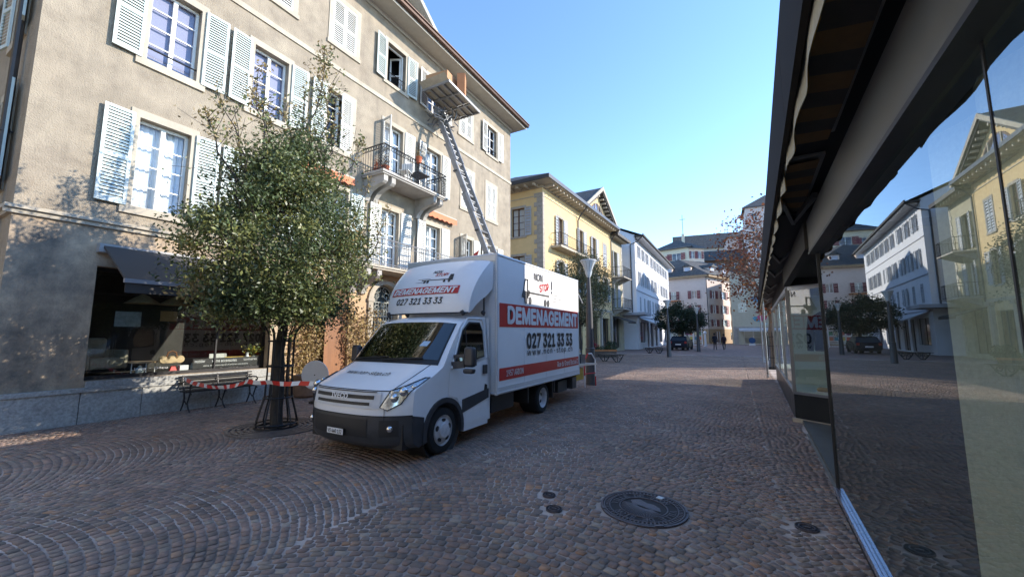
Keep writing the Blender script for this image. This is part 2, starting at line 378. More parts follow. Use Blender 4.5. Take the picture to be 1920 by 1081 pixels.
def surround(par, f, a0, a1, z0, z1, mat, w=.14, d=.025, sill=.16, proj=.05, door=False):
    m = MB(); zb = z0 if door else z0-sill
    m.fbox(f, a0-w, a0, z0, z1, 0, d); m.fbox(f, a1, a1+w, z0, z1, 0, d)
    m.fbox(f, a0-w, a1+w, z1, z1+.16, 0, d)
    if not door: m.fbox(f, a0-w-.03, a1+w+.03, z0-sill, z0, 0, proj)
    return m.build('window_surround', mat, par)
# ================================================================ ground
def mk_ground():
    g = M('bedding_mortar', (.50,.41,.35), .9, var=.5, sc=.7, bump=.3, bs=60, col2=(.10,.08,.07))
    far = M('far_sett_paving', (.30,.205,.17), .8, var=.35, sc=2.2, bump=.35, bs=14, col2=(.22,.155,.13))
    mb = MB(); s = 900
    mb.quad((-s,-s,-.012),(s,-s,-.012),(s,s,-.012),(-s,s,-.012))
    mb.build('ground', far, kind='structure')
    MB().quad((-11.5,-6,-.001),(3,-6,-.001),(3,34,-.001),(-11.5,34,-.001)).build('paving_bed', g, kind='structure')
    # setts in segmental arches; bands run along the street
    BW = 3.3; X0 = -3.03; VS, FS, CS = [], [], []
    VT, FT, CT = [], [], []
    Rr = BW/2/math.sin(R(42))
    def arc(t): return math.sqrt(max(0, Rr*Rr-(t*BW/2)**2)) - Rr*math.cos(R(42))
    pal = np.array([(.27,.185,.145),(.24,.18,.145),(.29,.195,.15),(.205,.155,.125),(.27,.205,.155),(.31,.195,.13),(.36,.20,.115),(.33,.265,.205),(.175,.14,.115)])
    pw = np.array([.25,.22,.17,.13,.11,.045,.015,.03,.03])
    holes = [(-.84,3.98,.38),(-1.55,3.55,.085),(-1.72,3.82,.09),(.42,4.25,.1),(-7.0,4.18,.5)]
    def cobble(cx, cy, ang, w, h, near):
        rr = RNG.random
        r = .011
        hw, hh = w/2, h/2
        if near:
            base = [(-hw+r,-hh),(hw-r,-hh),(hw,-hh+r),(hw,hh-r),(hw-r,hh),(-hw+r,hh),(-hw,hh-r),(-hw,-hh+r)]
        else:
            base = [(-hw,-hh),(hw,-hh),(hw,hh),(-hw,hh)]
        n = len(base); jit = (rr((n,2))-.5)*.012; top = .003+rr()*.004; tl = (rr(2)-.5)*.014
        ca, sa = math.cos(ang), math.sin(ang)
        P = []
        for lv in ((1.0, -.003), (.992, top*.7), (.968, top)):
            for (x,y), j in zip(base, jit):
                x = x*lv[0]+j[0]; y = y*lv[0]+j[1]
                P.append((cx+x*ca-y*sa, cy+x*sa+y*ca, lv[1]+(x*tl[0]+y*tl[1] if lv[1] > 0 else 0)))
        return P, n
    band0, band1 = -3, 2
    for b in range(band0, band1):
        xm = X0+BW*(b+.5); RNG2 = np.random.default_rng(b+50)
        y = -3.5
        ROWH = .079
        while y < 34:
            # one arch row: walk along the arc with variable stone width
            t = -BW/2 + RNG2.random()*.03
            y += ROWH*(1+(RNG2.random()-.5)*.08)
            while t < BW/2-.03:
                w = .070+RNG2.random()*.036
                slope = -(t+.04)/math.sqrt(max(.01, Rr*Rr-(t+.04)**2)); ang = math.atan(slope)
                dx = w*math.cos(ang)
                tc = t+dx/2
                if tc > BW/2: break
                cx = xm+tc; cy = y+arc(tc/(BW/2))
                t += dx
                if cx < -10.4 or cx > .70+.022*cy or cy > 33 or cy < -1.5: continue
                d = -cx*math.sin(R(29.3))+cy*math.cos(R(29.3)); sd = cx*math.cos(R(29.3))+cy*math.sin(R(29.3))
                if d < .8 or abs(sd) > 1.45*d+.6: continue
                if any((cx-h[0])**2+(cy-h[1])**2 < (h[2]+.02)**2 for h in holes): continue
                gap = .009+.005*RNG2.random()
                near = d < 9
                hh = ROWH*math.cos(ang)-gap
                P, n = cobble(cx, cy, ang, w-gap, max(.04, hh), near)
                c = pal[RNG2.choice(len(pal), p=pw)]*(.88+.32*RNG2.random())
                if near: VS.append(P); CS.append(c)
                else: VT.append(P); CT.append(c)
    for VV, CC, nm, n in ((VS, CS, 'sett_paving', 8), (VT, CT, 'sett_paving', 4)):
        V = np.array(VV).reshape(-1,3); k = len(VV); cols = np.repeat(np.c_[np.array(CC), np.ones(k)], n*3, axis=0)
        base = (np.arange(k)*n*3)[:,None]; F = []
        for l in (0,1):
            for i in range(n):
                j = (i+1)%n; F.append(base+np.array([[l*n+i, l*n+j, (l+1)*n+j, (l+1)*n+i]]))
        t0 = 2*n
        if n == 4: F.append(base+np.array([[t0,t0+1,t0+2,t0+3]]))
        else:
            for q in ([0,1,2,3],[0,3,4,7],[7,4,5,6]): F.append(base+np.array([[t0+i for i in q]]))
        npmesh(nm, V, np.concatenate(F), K['sett'], cols, kind='structure')
mk_ground()
# ================================================================ the rendered apartment house
def mk_house():
    Y0 = 1.52; LEN = 16.75; H = 13.0
    r = thing('apartment_house', 'beige rough-rendered four-storey house with pale louvred shutters and two balconies, left of the truck', 'house', (-10.35, Y0, 0))
    k = lambda y: y-Y0
    A = [(2.96,3.84,4.13,5.98),(4.99,5.87,4.13,5.98),(7.1,7.97,4.13,5.98),(9.32,10.12,3.8,5.9),(11.55,12.4,3.8,5.88),(13.9,14.7,4.13,5.85),(15.95,16.8,4.13,5.85)]
    B = [(2.95,3.82,7.25,8.99),(4.99,5.87,7.25,8.98),(7.1,7.97,7.25,8.99),(9.32,10.2,6.82,9.0),(11.5,12.35,7.25,8.99),(13.85,14.72,7.25,8.99),(15.87,16.75,7.25,8.99)]
    C = [(2.95,3.83,10.55,12.05),(5.0,5.88,10.55,12.05),(7.12,8.0,10.55,12.05),(9.33,10.22,10.55,12.05),(11.5,12.38,10.55,12.05),(13.65,14.55,10.58,12.08),(15.9,16.78,10.58,12.05)]
    G = [(2.6,5.86,.75,2.87),(7.14,7.41,.02,3.1),(7.41,8.2,.02,3.1),(9.05,10.2,.02,3.35),(11.4,13.4,.6,2.9),(14.6,15.6,.02,3.0),(16.3,17.6,.6,2.9)]
    m = MB()
    hl = [(k(a),k(b),c,d) for a,b,c,d in A+B+C]
    wallm(m, FX, 0, LEN, 3.62, H, hl, .22)
    # end wall facing the near side street, and the rest of the block
    hs = [(1.05,1.95,4.3,6.1),(1.05,1.95,7.3,9.1),(4.2,5.1,4.3,6.1),(4.2,5.1,7.3,9.1),(1.05,1.95,10.5,12),(4.2,5.1,10.5,12)]
    wallm(m, FY(), 0, 12, 0, H, hs, .2)
    m.quad((0,LEN,0),(-12,LEN,0),(-12,LEN,H),(0,LEN,H)); m.quad((-12,0,0),(-12,LEN,0),(-12,LEN,H),(-12,0,H))
    m.cur = 1; wallm(m, FX, 0, k(6.3), .62, 3.62, [(k(a),k(b),c,d) for a,b,c,d in G[:1]], .3)
    m.cur = 2; wallm(m, FX, k(6.3), LEN, .02, 3.62, [(k(a),k(b),c,d) for a,b,c,d in G[1:]], .3)
    m.build('wall', [K['render'], K['render_low'], K['ochre']], r)
    m = MB()
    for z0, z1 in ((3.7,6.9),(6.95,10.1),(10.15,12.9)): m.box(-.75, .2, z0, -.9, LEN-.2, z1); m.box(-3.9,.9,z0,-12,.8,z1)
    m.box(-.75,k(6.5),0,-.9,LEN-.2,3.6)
    m.build('dark_room_sheet', K['dark'], r)  # near-black sheets stand in for unlit rooms and stop light leaking through
    m = MB()   # granite plinth blocks
    for y0, y1 in ((1.5,2.56),(2.57,3.42),(3.43,4.62),(4.63,5.4),(5.41,6.1)): m.box(0, k(y0), 0, .06, k(y1), .56)
    m.box(0, k(1.5), .56, .09, k(6.1), .64); m.box(-.1, k(2.62), .64, .05, k(5.84), .745)
    m.box(.06, -.05, 0, -8, .0, .56)
    m.build('plinth', K['granite'], r, bevel=.006)
    m = MB()
    for f, a1 in ((FX, LEN),):
        for z0, z1, d in ((3.60,3.68,.05),(3.68,3.74,.10)): m.fbox(f, -.1, a1, z0, z1, -.01, d)
    for z0, z1, d in ((3.60,3.68,.05),(3.68,3.74,.10)): m.fbox(FY(), 0, 12, z0, z1, -.01, d)
    m.build('cornice', K['trim'], r)
    m = MB(); m.fbox(FX, -.03, LEN+.03, 9.72, 9.86, -.01, .035); m.fbox(FY(), .0, 12, 9.722, 9.858, -.01, .03); m.build('string_course', K['trim'], r)
    # roof, soffit, gutter
    m = MB(); pr = [(-13,13.02),(.72,13.02),(.78,13.1),(-6,16.6),(-13,13.1)]
    m.prism([(x,z) for x,z in pr], lambda a,z,d: (a, d, z), -.7, LEN+.42)
    m.build('roof', [K['slate']], r)
    m = MB(); m.box(.0,-.72,12.94,.74,LEN+.44,13.015); m.box(.0,-.7,12.8,.07,LEN+.05,12.94); m.box(-13,-.72,12.94,-.01,-.0,13.015); m.box(-13,LEN,12.94,-.01,LEN+.44,13.015)
    m.box(.742,-.74,12.9,.77,LEN+.46,13.1); m.build('eave_soffit', K['soffit'], r)
    m = MB(); m.tube([(.86,-.75,13.06),(.86,LEN+.46,13.06)], .085, 8); m.box(.775,-.75,13.1,.99,LEN+.46,13.135); m.build('gutter', K['copper'], r)
    # pediment dormer in the middle of the roof
    c = k(9.9); d = MB(); hw = 3.1; z0 = 13.14; za = 15.35
    d.prism([(c-hw,z0),(c+hw,z0),(c,za)], FX, -.35, -5.5)
    dm = d.build('roof_gable', K['trim'], r)
    d = MB()
    for s in (-1,1):
        d.prism([(c+s*(hw+.35),z0-.02),(c+s*(hw+.15),z0-.12),(c,za+.02),(c,za+.22)], FX, .15, -5.6)
    d.build('gable_verge', K['soffit'], dm)
    d = MB(); ar = [(c+1.25*math.cos(R(a)), 13.3+1.15*math.sin(R(a))) for a in range(0,181,12)]
    d.prism(ar, FX, -.34, -.30); w = d.build('lunette_window', K['pane'], dm)
    d = MB(); d.tube([FX(a,z,-.28) for a,z in ar], .06, 4); d.fbox(FX,c-.04,c+.04,13.3,14.4,-.3,-.26); d.fbox(FX,c+.6,c+.66,13.3,14.3,-.3,-.26); d.fbox(FX,c-.66,c-.6,13.3,14.3,-.3,-.26); d.build('frame', K['white'], w)
    sh = K['shutter']; sw = K['shutter_w']
    def rail(a0, a1, z):
        q = MB(); q.tube([FX(a0,z,-.02), FX(a1,z,-.02)], .018, 5); q.build('guard_bar', K['iron'], r)
    for i, (a,b,c0,c1) in enumerate(A):
        a, b = k(a), k(b); door = i in (3,4)
        window(r, FX, a, b, c0, c1, d=-.19, rows=4 if not door else 5, back=K['curtain'], pane=K['pane'])
        surround(r, FX, a, b, c0, c1, K['trim'], door=door)
        z0 = c0-.02
        if i not in (5,): shutter(r, FX, a-.08, z0, c1+.04, .46, 1, 176, sh if i < 3 else sw, 30 if not door else 34)
        else: shutter(r, FX, a-.08, z0, c1+.04, .46, 1, 112, sw, 30, label='half open white louvred shutter')
        shutter(r, FX, b+.08, z0, c1+.04, .46, -1, 176, sh if i < 3 else sw, 30 if not door else 34)
    for i, (a,b,c0,c1) in enumerate(B):
        a, b = k(a), k(b); cl = i in (5,6)
        surround(r, FX, a, b, c0, c1, K['trim'], door=(i == 3))
        if cl:
            shutter(r, FX, a-.0, c0, c1, .435, 1, 0, sw, 30, off=-.02, label='closed white louvred shutter'); shutter(r, FX, b, c0, c1, .435, -1, 0, sw, 30, off=-.02, label='closed white louvred shutter'); continue
        window(r, FX, a, b, c0, c1, d=-.19, rows=4, back=K['lav'] if i < 2 else K['curtain'] if i > 2 else None, backd=.04 if i < 2 else .1)
        if i < 3: rail(a, b, c0+.28)
        if i == 2:
            shutter(r, FX, a-.08, c0-.02, c1+.04, .46, 1, 176, sh, 30)
            shutter(r, FX, b, c0, c1, .44, -1, 8, sw, 30, off=-.01, label='closed white louvred shutter')
        elif i == 3:
            shutter(r, FX, a-.08, c0, c1+.04, .46, 1, 98, sw, 36, label='louvred shutter standing out from the wall'); shutter(r, FX, b+.08, c0, c1+.04, .46, -1, 176, sw, 36)
        else:
            shutter(r, FX, a-.08, c0-.02, c1+.04, .46, 1, 176 if i < 4 else 170, sh if i < 3 else sw, 30); shutter(r, FX, b+.08, c0-.02, c1+.04, .46, -1, 176, sh if i < 3 else sw, 30)
    for i, (a,b,c0,c1) in enumerate(C):
        a, b = k(a), k(b)
        surround(r, FX, a, b, c0, c1, K['trim'], sill=.12)
        if i in (0,1,2,5):
            for h, s in ((a,1),(b,-1)): shutter(r, FX, h, c0, c1, .435, s, 0, sw, 24, off=-.02, label='closed white louvred shutter')
            continue
        if i == 3:
            q = MB(); fa = R(62)
            g = lambda u, z, t: FX(b-.06-math.cos(fa)*u+math.sin(fa)*t, z, -.2-math.sin(fa)*u-math.cos(fa)*t)
            for (u0,u1,y0,y1) in ((0,.05,c0+.05,c1-.05),(.36,.41,c0+.05,c1-.05),(.05,.36,c0+.05,c0+.12),(.05,.36,c1-.12,c1-.05),(.05,.36,c0+.72,c0+.76)): q.fbox(g,u0,u1,y0,y1,0,.04)
            q.fbox(FX,a,b,c1-.05,c1,-.2,-.14); q.fbox(FX,a,a+.05,c0,c1-.05,-.2,-.14); q.fbox(FX,b-.05,b,c0,c1-.05,-.2,-.14)
            q.build('open_casement', K['white'], r)
            q = MB(); q.tube([FX(a,c0+.42,-.03),FX(b,c0+.42,-.03)],.014,5); q.tube([FX(a,c0+.08,-.03),FX(b,c0+.08,-.03)],.01,5)
            for j in range(6): q.tube([FX(a+.1+j*.135+.06*math.sin(t), c0+.08+.34*t/6.28, -.03+.0*t) for t in np.linspace(0,6.28,7)], .008, 4)
            q.build('guard_bar', K['iron'], r)
        else:
            window(r, FX, a, b, c0, c1, d=-.19, rows=3, back=None)
        if i == 6: rail(a, b, c0+.3); rail(a, b, c0+.15)
        for h, s in ((a-.08,1),(b+.08,-1)): shutter(r, FX, h, c0-.02, c1+.03, .46, s, 174, sh if i == 3 else sw, 24)
    # end wall windows and drain pipe
    f = FY()
    for (a,b,c0,c1) in hs:
        window(r, f, a, b, c0, c1, d=-.15, rows=3, back=K['curtain']); surround(r, f, a, b, c0, c1, K['trim'])
        shutter(r, f, a-.08, c0, c1, .45, 1, 172, sh, 24); shutter(r, f, b+.08, c0, c1, .45, -1, 172, sh, 24)
    m = MB(); m.tube([(-.78,-.1,0),(-.78,-.1,12.7),(-.6,-.3,12.95)], .055, 8)
    for z in (2,5.2,8.4,11.5): m.tube([(-.78,0,z),(-.78,-.16,z)], .02, 5); m.tube([(-.78,-.1,z-.03),(-.78,-.1,z+.03)],.07,8)
    m.build('drain_pipe', M('dark_pipe', (.05,.04,.035), .5, var=.2), r)
    # shop window with its display board and lettering
    f = FX; a, b = k(2.6), k(5.86)
    m = MB()
    for (u0,u1,z0,z1) in ((a,a+.05,.75,2.87),(b-.05,b,.75,2.87),(a+.05,b-.05,.75,.82),(a+.05,b-.05,2.8,2.87),(a+2.15,a+2.18,.82,2.8)): m.fbox(f,u0,u1,z0,z1,-.26,-.2)
    w = m.build('shop_window', K['iron'], r)
    MB().quad(f(a,.8,-.22),f(b,.8,-.22),f(b,2.85,-.22),f(a,2.85,-.22)).build('pane', glass('shop_front_glass', 1.75, (.85,.88,.86), wav=.02), w)
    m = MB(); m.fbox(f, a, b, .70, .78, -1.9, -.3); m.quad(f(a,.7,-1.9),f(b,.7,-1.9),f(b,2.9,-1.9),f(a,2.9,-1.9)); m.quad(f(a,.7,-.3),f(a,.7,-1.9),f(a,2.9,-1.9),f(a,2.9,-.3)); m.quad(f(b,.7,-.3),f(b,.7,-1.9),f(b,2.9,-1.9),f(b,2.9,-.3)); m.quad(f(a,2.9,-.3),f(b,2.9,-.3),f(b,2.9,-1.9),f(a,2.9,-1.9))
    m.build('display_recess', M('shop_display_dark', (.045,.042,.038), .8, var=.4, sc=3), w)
    m = MB(); m.fbox(f, k(4.35), k(5.82), .83, 1.05, -.245, -.235); m.build('lettering_band', K['black'], w)
    m = MB(); m.fbox(f, k(5.05), k(5.82), .9, 1.06, -.40, -.37); m.build('brass_shelf_edge', K['gold'], w)
    text('mobilier', 'lettering', K['wvinyl'], w, plane_mtx(f(k(4.38),.99,-.23),(0,1,0),(0,0,1)), .06, .2, bold=.01, align='LEFT')
    text('Home accessories', 'lettering', K['wvinyl'], w, plane_mtx(f(k(4.72),.985,-.23),(0,1,0),(0,0,1)), .065, .52, bold=.01, align='LEFT')
    text("dans le faubourg et d'articles exclusifs", 'lettering', K['wvinyl'], w, plane_mtx(f(k(4.55),.885,-.23),(0,1,0),(0,0,1)), .04, .95, align='LEFT')
    text("luminaires", 'lettering', K['wvinyl'], w, plane_mtx(f(k(5.4),.99,-.23),(0,1,0),(0,0,1)), .05, .3, align='LEFT')
    text("Linge  ·  Déco", 'lettering', K['wvinyl'], w, plane_mtx(f(k(3.3),.9,-.215),(0,1,0),(0,0,1)), .06, .6, align='LEFT')
    # dark awning over the shop window
    a, b = k(2.62), k(5.95)
    m = MB(); m.fbox(f, a-.06, b+.06, 3.12, 3.28, .0, .16); aw = m.build('awning', M('awning_housing', (.35,.34,.33), .5), r)
    m = MB(); pr = [(.14,3.2),(1.35,2.5),(1.36,2.53),(.16,3.24)]
    m.prism(pr, lambda x,z,d: (x,d,z), a, b); m.box(1.35, a, 2.3, 1.362, b, 2.5); m.build('cloth', K['greycloth'], aw)
    m = MB(); m.box(1.33,a-.02,2.47,1.39,b+.02,2.54)
    for y in (a+.3,b-.3): m.bar((.1,y,3.1),(1.3,y+.0,2.5),.03,.04)
    m.build('front_bar', M('awning_bar', (.3,.3,.32), .5), aw)
    # doors and pilaster trims
    m = MB(); m.fbox(f,k(7.43),k(8.19),.02,3.08,-.12,-.06)
    d = m.build('shop_door', K['wood'], r, label='plain brown wooden door panel')
    m = MB(); m.tube([f(k(8.08),1.1,-.05),f(k(8.08),1.1,-.0),f(k(8.08),1.35,.0),f(k(8.08),1.35,-.05)],.012,5); m.build('handle', K['iron'], d)
    m = MB(); m.fbox(f,k(7.15),k(7.40),.02,3.08,-.3,-.26); m.build('dark_gap_sheet', K['black'], r)  # black sheet painting the darkness of the open gap beside the door
    # arched stone doorway with a wrought iron grille
    c = k(9.625); ro = .74; ri = .55; zs = 2.72
    m = MB(); out = [(c+ro*math.cos(R(t)), zs+ro*.92*math.sin(R(t))) for t in range(0,181,10)]; inn = [(c+ri*math.cos(R(t)), zs+ri*math.sin(R(t))) for t in range(0,181,10)]
    for i in range(18): m.prism([out[i],out[i+1],inn[i+1],inn[i]], f, -.3, .07)
    for s in (-1,1): m.fbox(f, min(c+s*ri,c+s*ro), max(c+s*ri,c+s*ro), .02, zs, -.3, .07); m.fbox(f, min(c+s*ri,c+s*ro)-.03, max(c+s*ri,c+s*ro)+.03, 2.66, 2.76, .0, .09)
    aw = m.build('arched_doorway', K['trim'], r)
    m = MB()
    m.fbox(f, c-ri, c+ri, .02, 3.3, -.3, -.28); m.build('door', M('dark_green_door', (.02,.028,.025), .4), aw)
    m = MB(); g = -.18
    for i in range(9): u = c-ri+.06+i*(2*ri-.12)/8; m.tube([f(u,.1,g),f(u,zs-.05,g)], .012, 4)
    for z in (.1,1.0,1.1,2.2,zs-.05): m.tube([f(c-ri,z,g),f(c+ri,z,g)], .016, 4)
    def spir(cx, cz, r0, tw, ph, mir=1):
        return [f(cx+mir*r0*(1-t/12)*math.cos(ph+tw*t/12), cz+r0*(1-t/12)*math.sin(ph+tw*t/12), g) for t in range(12)]
    for mir in (1,-1):
        for (cx,cz,rr,ph) in ((.2,zs+.16,.15,0),(.3,zs+.05,.09,2),(.14,zs+.36,.12,1),(.35,zs+.22,.09,4),(.16,2.45,.15,0),(.38,2.4,.12,3),(.2,1.9,.15,1),(.38,1.6,.13,2),(.18,1.4,.14,5),(.36,.7,.13,1),(.16,.6,.13,3)):
            m.tube(spir(c+mir*cx, cz, rr, 8, ph, mir), .013, 4)
    m.tube([f(c+.5*math.cos(R(t)), zs+.5*math.sin(R(t)), g) for t in range(0,181,15)], .016, 4)
    m.build('iron_grille', M('pale_iron', (.42,.43,.38), .5, var=.2), aw)
    for (a,b) in ((11.4,13.4),(16.3,17.6)): window(r, f, k(a), k(b), .6, 2.9, d=-.15, rows=1, fr=K['iron'])
    m = MB(); m.fbox(f,k(14.6),k(15.6),.02,3,-.2,-.15); m.build('door', K['wood'], r)
    # balconies
    def balc(a0, a1, z, dp, th, iron, corb, nb, ornate):
        m = MB(); m.fbox(f, a0, a1, z-th, z, 0, dp); m.fbox(f, a0-.03, a1+.03, z-.07, z-.003, 0, dp+.04)
        s = m.build('balcony', K['concrete'] if ornate else K['trim'], r)
        for y in corb:
            m = MB(); P = [(.0,z-th-.72),(.10,z-th-.72),(.16,z-th-.58),(.30,z-th-.42),(.55,z-th-.32),(dp-.12,z-th-.27),(dp-.04,z-th-.2),(dp-.04,z-th),(0,z-th)]
            m.prism(P, lambda x,zz,d: (x,d,zz), y-.085, y+.085); m.build('corbel', K['concrete'], s)
        m = MB(); h = .86; pp = [(a0+.03,0),(a0+.03,dp-.03),(a1-.03,dp-.03),(a1-.03,0)]
        for (p,q) in zip(pp[:-1], pp[1:]):
            for zz, rr in ((z+h,.02),(z+.07,.013),(z+h-.14,.012)): m.tube([f(p[0],zz,p[1]),f(q[0],zz,q[1])], rr, 5)
            L = math.hypot(q[0]-p[0], q[1]-p[1]); n = max(2, int(L/.105))
            for i in range(n+1):
                u = p[0]+(q[0]-p[0])*i/n; v = p[1]+(q[1]-p[1])*i/n; m.tube([f(u,z,v),f(u,z+h,v)], .009, 4, caps=False)
                if ornate and i < n:
                    u2 = u+(q[0]-p[0])/n; v2 = v+(q[1]-p[1])/n; cu, cv = (u+u2)/2, (v+v2)/2; rr = L/n/2*.85
                    du, dv = (q[0]-p[0])/L, (q[1]-p[1])/L
                    m.tube([f(cu+du*rr*math.cos(t), z+h-.07+rr*math.sin(t), cv+dv*rr*math.cos(t)) for t in np.linspace(0,6.28,9)[:-1]], .008, 4, closed=True)
            if ornate:
                for e in ((0,.06,.94,1.0) if L > 2 else (0,.16,.84,1.0)): pass
                du, dv = (q[0]-p[0])/L, (q[1]-p[1])/L
                for st in ([.02, L-.24] if L > 2 else [L-.24 if p[1] == 0 else .02]) + ([L*.5-.11] if L > 2 else []):
                    for zz in np.arange(z+.14, z+h-.2, .1):
                        for s2 in (0,1):
                            c0 = st+.06+s2*.1
                            m.tube([f(p[0]+du*(c0+.045*math.cos(t)), zz+.045*math.sin(t), p[1]+dv*(c0+.045*math.cos(t))) for t in np.linspace(0,6.28,7)[:-1]], .009, 4, closed=True)
        m.build('railing', iron, s)
        return s
    balc(k(8.45), k(11.6), 6.76, .97, .12, K['iron'], (k(8.62),k(8.95),k(11.0),k(11.35)), 30, True)
    balc(k(7.9), k(12.9), 3.72, .85, .13, K['greyiron'], (k(8.2),k(8.62),k(10.9),k(12.7)), 40, False)
    # small orange awnings
    for (y0,y1) in ((6.3,8.05),(11.5,13.3)):
        m = MB(); a,b = k(y0),k(y1); m.box(.0,a,6.42,.18,b,6.47); aw = m.build('awning', K['soffit'], r)
        m = MB(); m.box(.02,a,6.3,.17,b,6.42); n = 24
        for i in range(n):
            u0 = a+(b-a)*i/n; u1 = a+(b-a)*(i+1)/n
            m.quad((.19,u0,6.42),(.19,u1,6.42),(.19,u1,6.19-.03*math.sin((i+1)*1.57)),(.19,u0,6.19-.03*math.sin(i*1.57)))
        m.build('cloth', K['orange'], aw)
    return r
mk_house()
# ================================================================ the removal truck
def shift_children(root, off):
    T = Matrix.Translation(off); seen = set()
    def go(o):
        for ch in [c for c in bpy.data.objects if c.parent == o]:
            if ch.type == 'MESH' and ch.data.name not in seen: seen.add(ch.data.name); ch.data.transform(T)
            go(ch)
    go(root)
def mk_truck():
    r = thing('removal_truck', 'white box truck lettered DEMENAGEMENT in white on red, parked on the setts', 'truck', (-4.46, 6.5, 0))
    HW = .93
    # centre profile: (y, z, D = how far the corner runs back, drop at the side)
    prof = [(3.60,.20,.34,0),(3.49,.27,.36,0),(3.455,.42,.38,0),(3.455,.55,.38,0),(3.46,.60,.37,0),(3.462,.68,.36,.0),(3.50,.885,.34,.005),(3.53,.915,.33,.01),
            (3.70,.995,.33,.02),(3.95,1.10,.29,.03),(4.16,1.185,.24,.03),(4.19,1.20,.22,.03),(4.42,1.43,.16,.03),(4.62,1.63,.13,.035),(4.755,1.77,.11,.04),(4.80,1.815,.12,.045),(4.95,1.87,.14,.05),(5.25,1.915,.10,.05),(5.55,1.925,0,.05)]
    def tum(z): return HW - max(0, z-1.15)*.13
    def P(a, s, off=0):   # a in [-1,1] across, s index along the profile
        i = min(int(s), len(prof)-2); t = s-i; p = [prof[i][j]*(1-t)+prof[i+1][j]*t for j in range(4)]
        ang = abs(a)*R(86); sx = math.sin(ang); c = 1-math.cos(ang)
        x = math.copysign((.62*abs(a)+.38*sx)*tum(p[1])/(.62+.38*math.sin(R(86))), a) if a else 0
        cc = .25*abs(a)**2+.75*c**1.6 if c > 0 else 0
        return Vector((x, p[0]+p[2]*cc-off, p[1]-p[3]*cc+off*.3))
    N = 20; ns = (len(prof)-1)*2
    def patch(mb, a0, a1, s0, s1, na, nss, off):
        vs = [P(a0+(a1-a0)*i/na, s0+(s1-s0)*j/nss, off) for j in range(nss+1) for i in range(na+1)]
        mb.add(vs, [(j*(na+1)+i, j*(na+1)+i+1, (j+1)*(na+1)+i+1, (j+1)*(na+1)+i) for j in range(nss) for i in range(na)])
    m = MB(); patch(m, -1, 1, 4, len(prof)-1, N, 32, 0)
    # cab sides with the wheel arch cut out
    WY, WZ, WR = 4.40, .31, .40
    for s in (-1, 1):
        edge = [P(s, 4+(len(prof)-5)*j/32) for j in range(33)]
        out = [(v.y, v.z) for v in edge]
        out += [(5.56, 1.0),(5.56, .26),(WY+WR+.02,.26)]
        out += [(WY+WR*math.cos(R(t)), WZ+WR*math.sin(R(t))) for t in range(0,181,12)]
        out = out[:-1]+[(WY-WR, WZ+.03),(edge[0].y+.02,.5)]
        vs = [(s*tum(z), y, z) for y, z in out]
        m.add(vs, [tuple(range(len(vs)))])
    m.quad((-.93,5.56,.26),(.93,5.56,.26),(.9,5.56,1.87),(-.9,5.56,1.87))
    body = m.build('cab', K['tpaint'], r, smooth=50)
    # lower bumper in dark plastic with side flares
    m = MB(); patch(m, -1, 1, 0, 4.05, N, 10, .006)
    for s in (-1,1):
        e = [P(s, 4*j/8) for j in range(9)]
        vs = [(s*(tum(.4)+.004), v.y-.006, v.z) for v in e]+[(s*.934, WY-WR, .55),(s*.934, WY-WR,.22)]
        m.add(vs, [tuple(range(len(vs)))])
    m.build('bumper', K['plastic'], r, smooth=22)
    for s in (-1,1):
        m = MB()
        ri, ro = WR-.035, WR+.03; aa = [R(t) for t in range(-12,193,12)]
        for t0, t1 in zip(aa[:-1], aa[1:]):
            q = [(WY+rr*math.cos(t), WZ+rr*math.sin(t)) for rr, t in ((ri,t0),(ro,t0),(ro,t1),(ri,t1))]
            m.prism(q, lambda y,z,d,s=s: (s*d, y, z), .90, .955)
        m.prism([(WY+WR,.47),(WY+WR,.66),(5.5,.74),(5.5,.60)], lambda y,z,d,s=s: (s*d, y, z), .925, .945)
        m.build('wheel_arch_trim', K['plastic'], r)
    m = MB()
    for s in (-1,1): m.lathe([(.39,.55),(.39,.9),(.0,.9)][:2]+[(.001,.55)], (0,WY,WZ), 20, 'x', s)
    m.box(-.86,3.7,.2,.86,5.5,.5); m.build('wheel_housing', K['black'], r)
    # upper windscreen cowl, glass
    m = MB(); patch(m, -.90, .90, 10.6, 14.35, 16, 10, .005)
    m.build('windscreen_surround', K['black'], r, smooth=True)
    m = MB(); patch(m, -.87, .87, 11.25, 14.2, 16, 10, .011)
    ws = m.build('windscreen', K['tglass'], r, smooth=True)
    m = MB()
    for a0, a1 in ((-.72,.02),(-.05,.62)):
        m.tube([P(a0,11.1,.02),P((a0+a1)/2,11.22,.03),P(a1,11.3,.03)],.011,5)
    m.build('wiper', K['black'], ws)
    m = MB(); v = [P(.42,12.0,.014),P(.56,12.0,.014),P(.58,12.35,.014),P(.45,12.35,.014)]; m.quad(*v); m.build('sticker', M('pale_blue_sticker', (.4,.55,.7), .5), ws)
    m = MB()  # seats and dash seen through the glass
    m.box(-.75,4.35,1.0,.75,4.6,1.16)
    for x in (-.45,.45): m.box(x-.22,4.95,1.0,x+.22,5.1,1.5); m.box(x-.12,4.97,1.5,x+.12,5.07,1.66)
    m.tube([(.45+.17*math.cos(t),4.68+.07*math.sin(t),1.22+.15*math.sin(t)) for t in np.linspace(0,6.28,15)[:-1]],.014,5,closed=True)
    m.build('cab_interior', M('blue_grey_interior', (.035,.045,.09), .8, var=.3), r)
    # grille: chrome-grey surround, dark slots, badge letters
    m = MB(); patch(m, -.60, .60, 5.05, 6.35, 14, 5, .012); gr = m.build('grille', M('grille_paint', (.60,.61,.63), .35), r, smooth=True)
    m = MB()
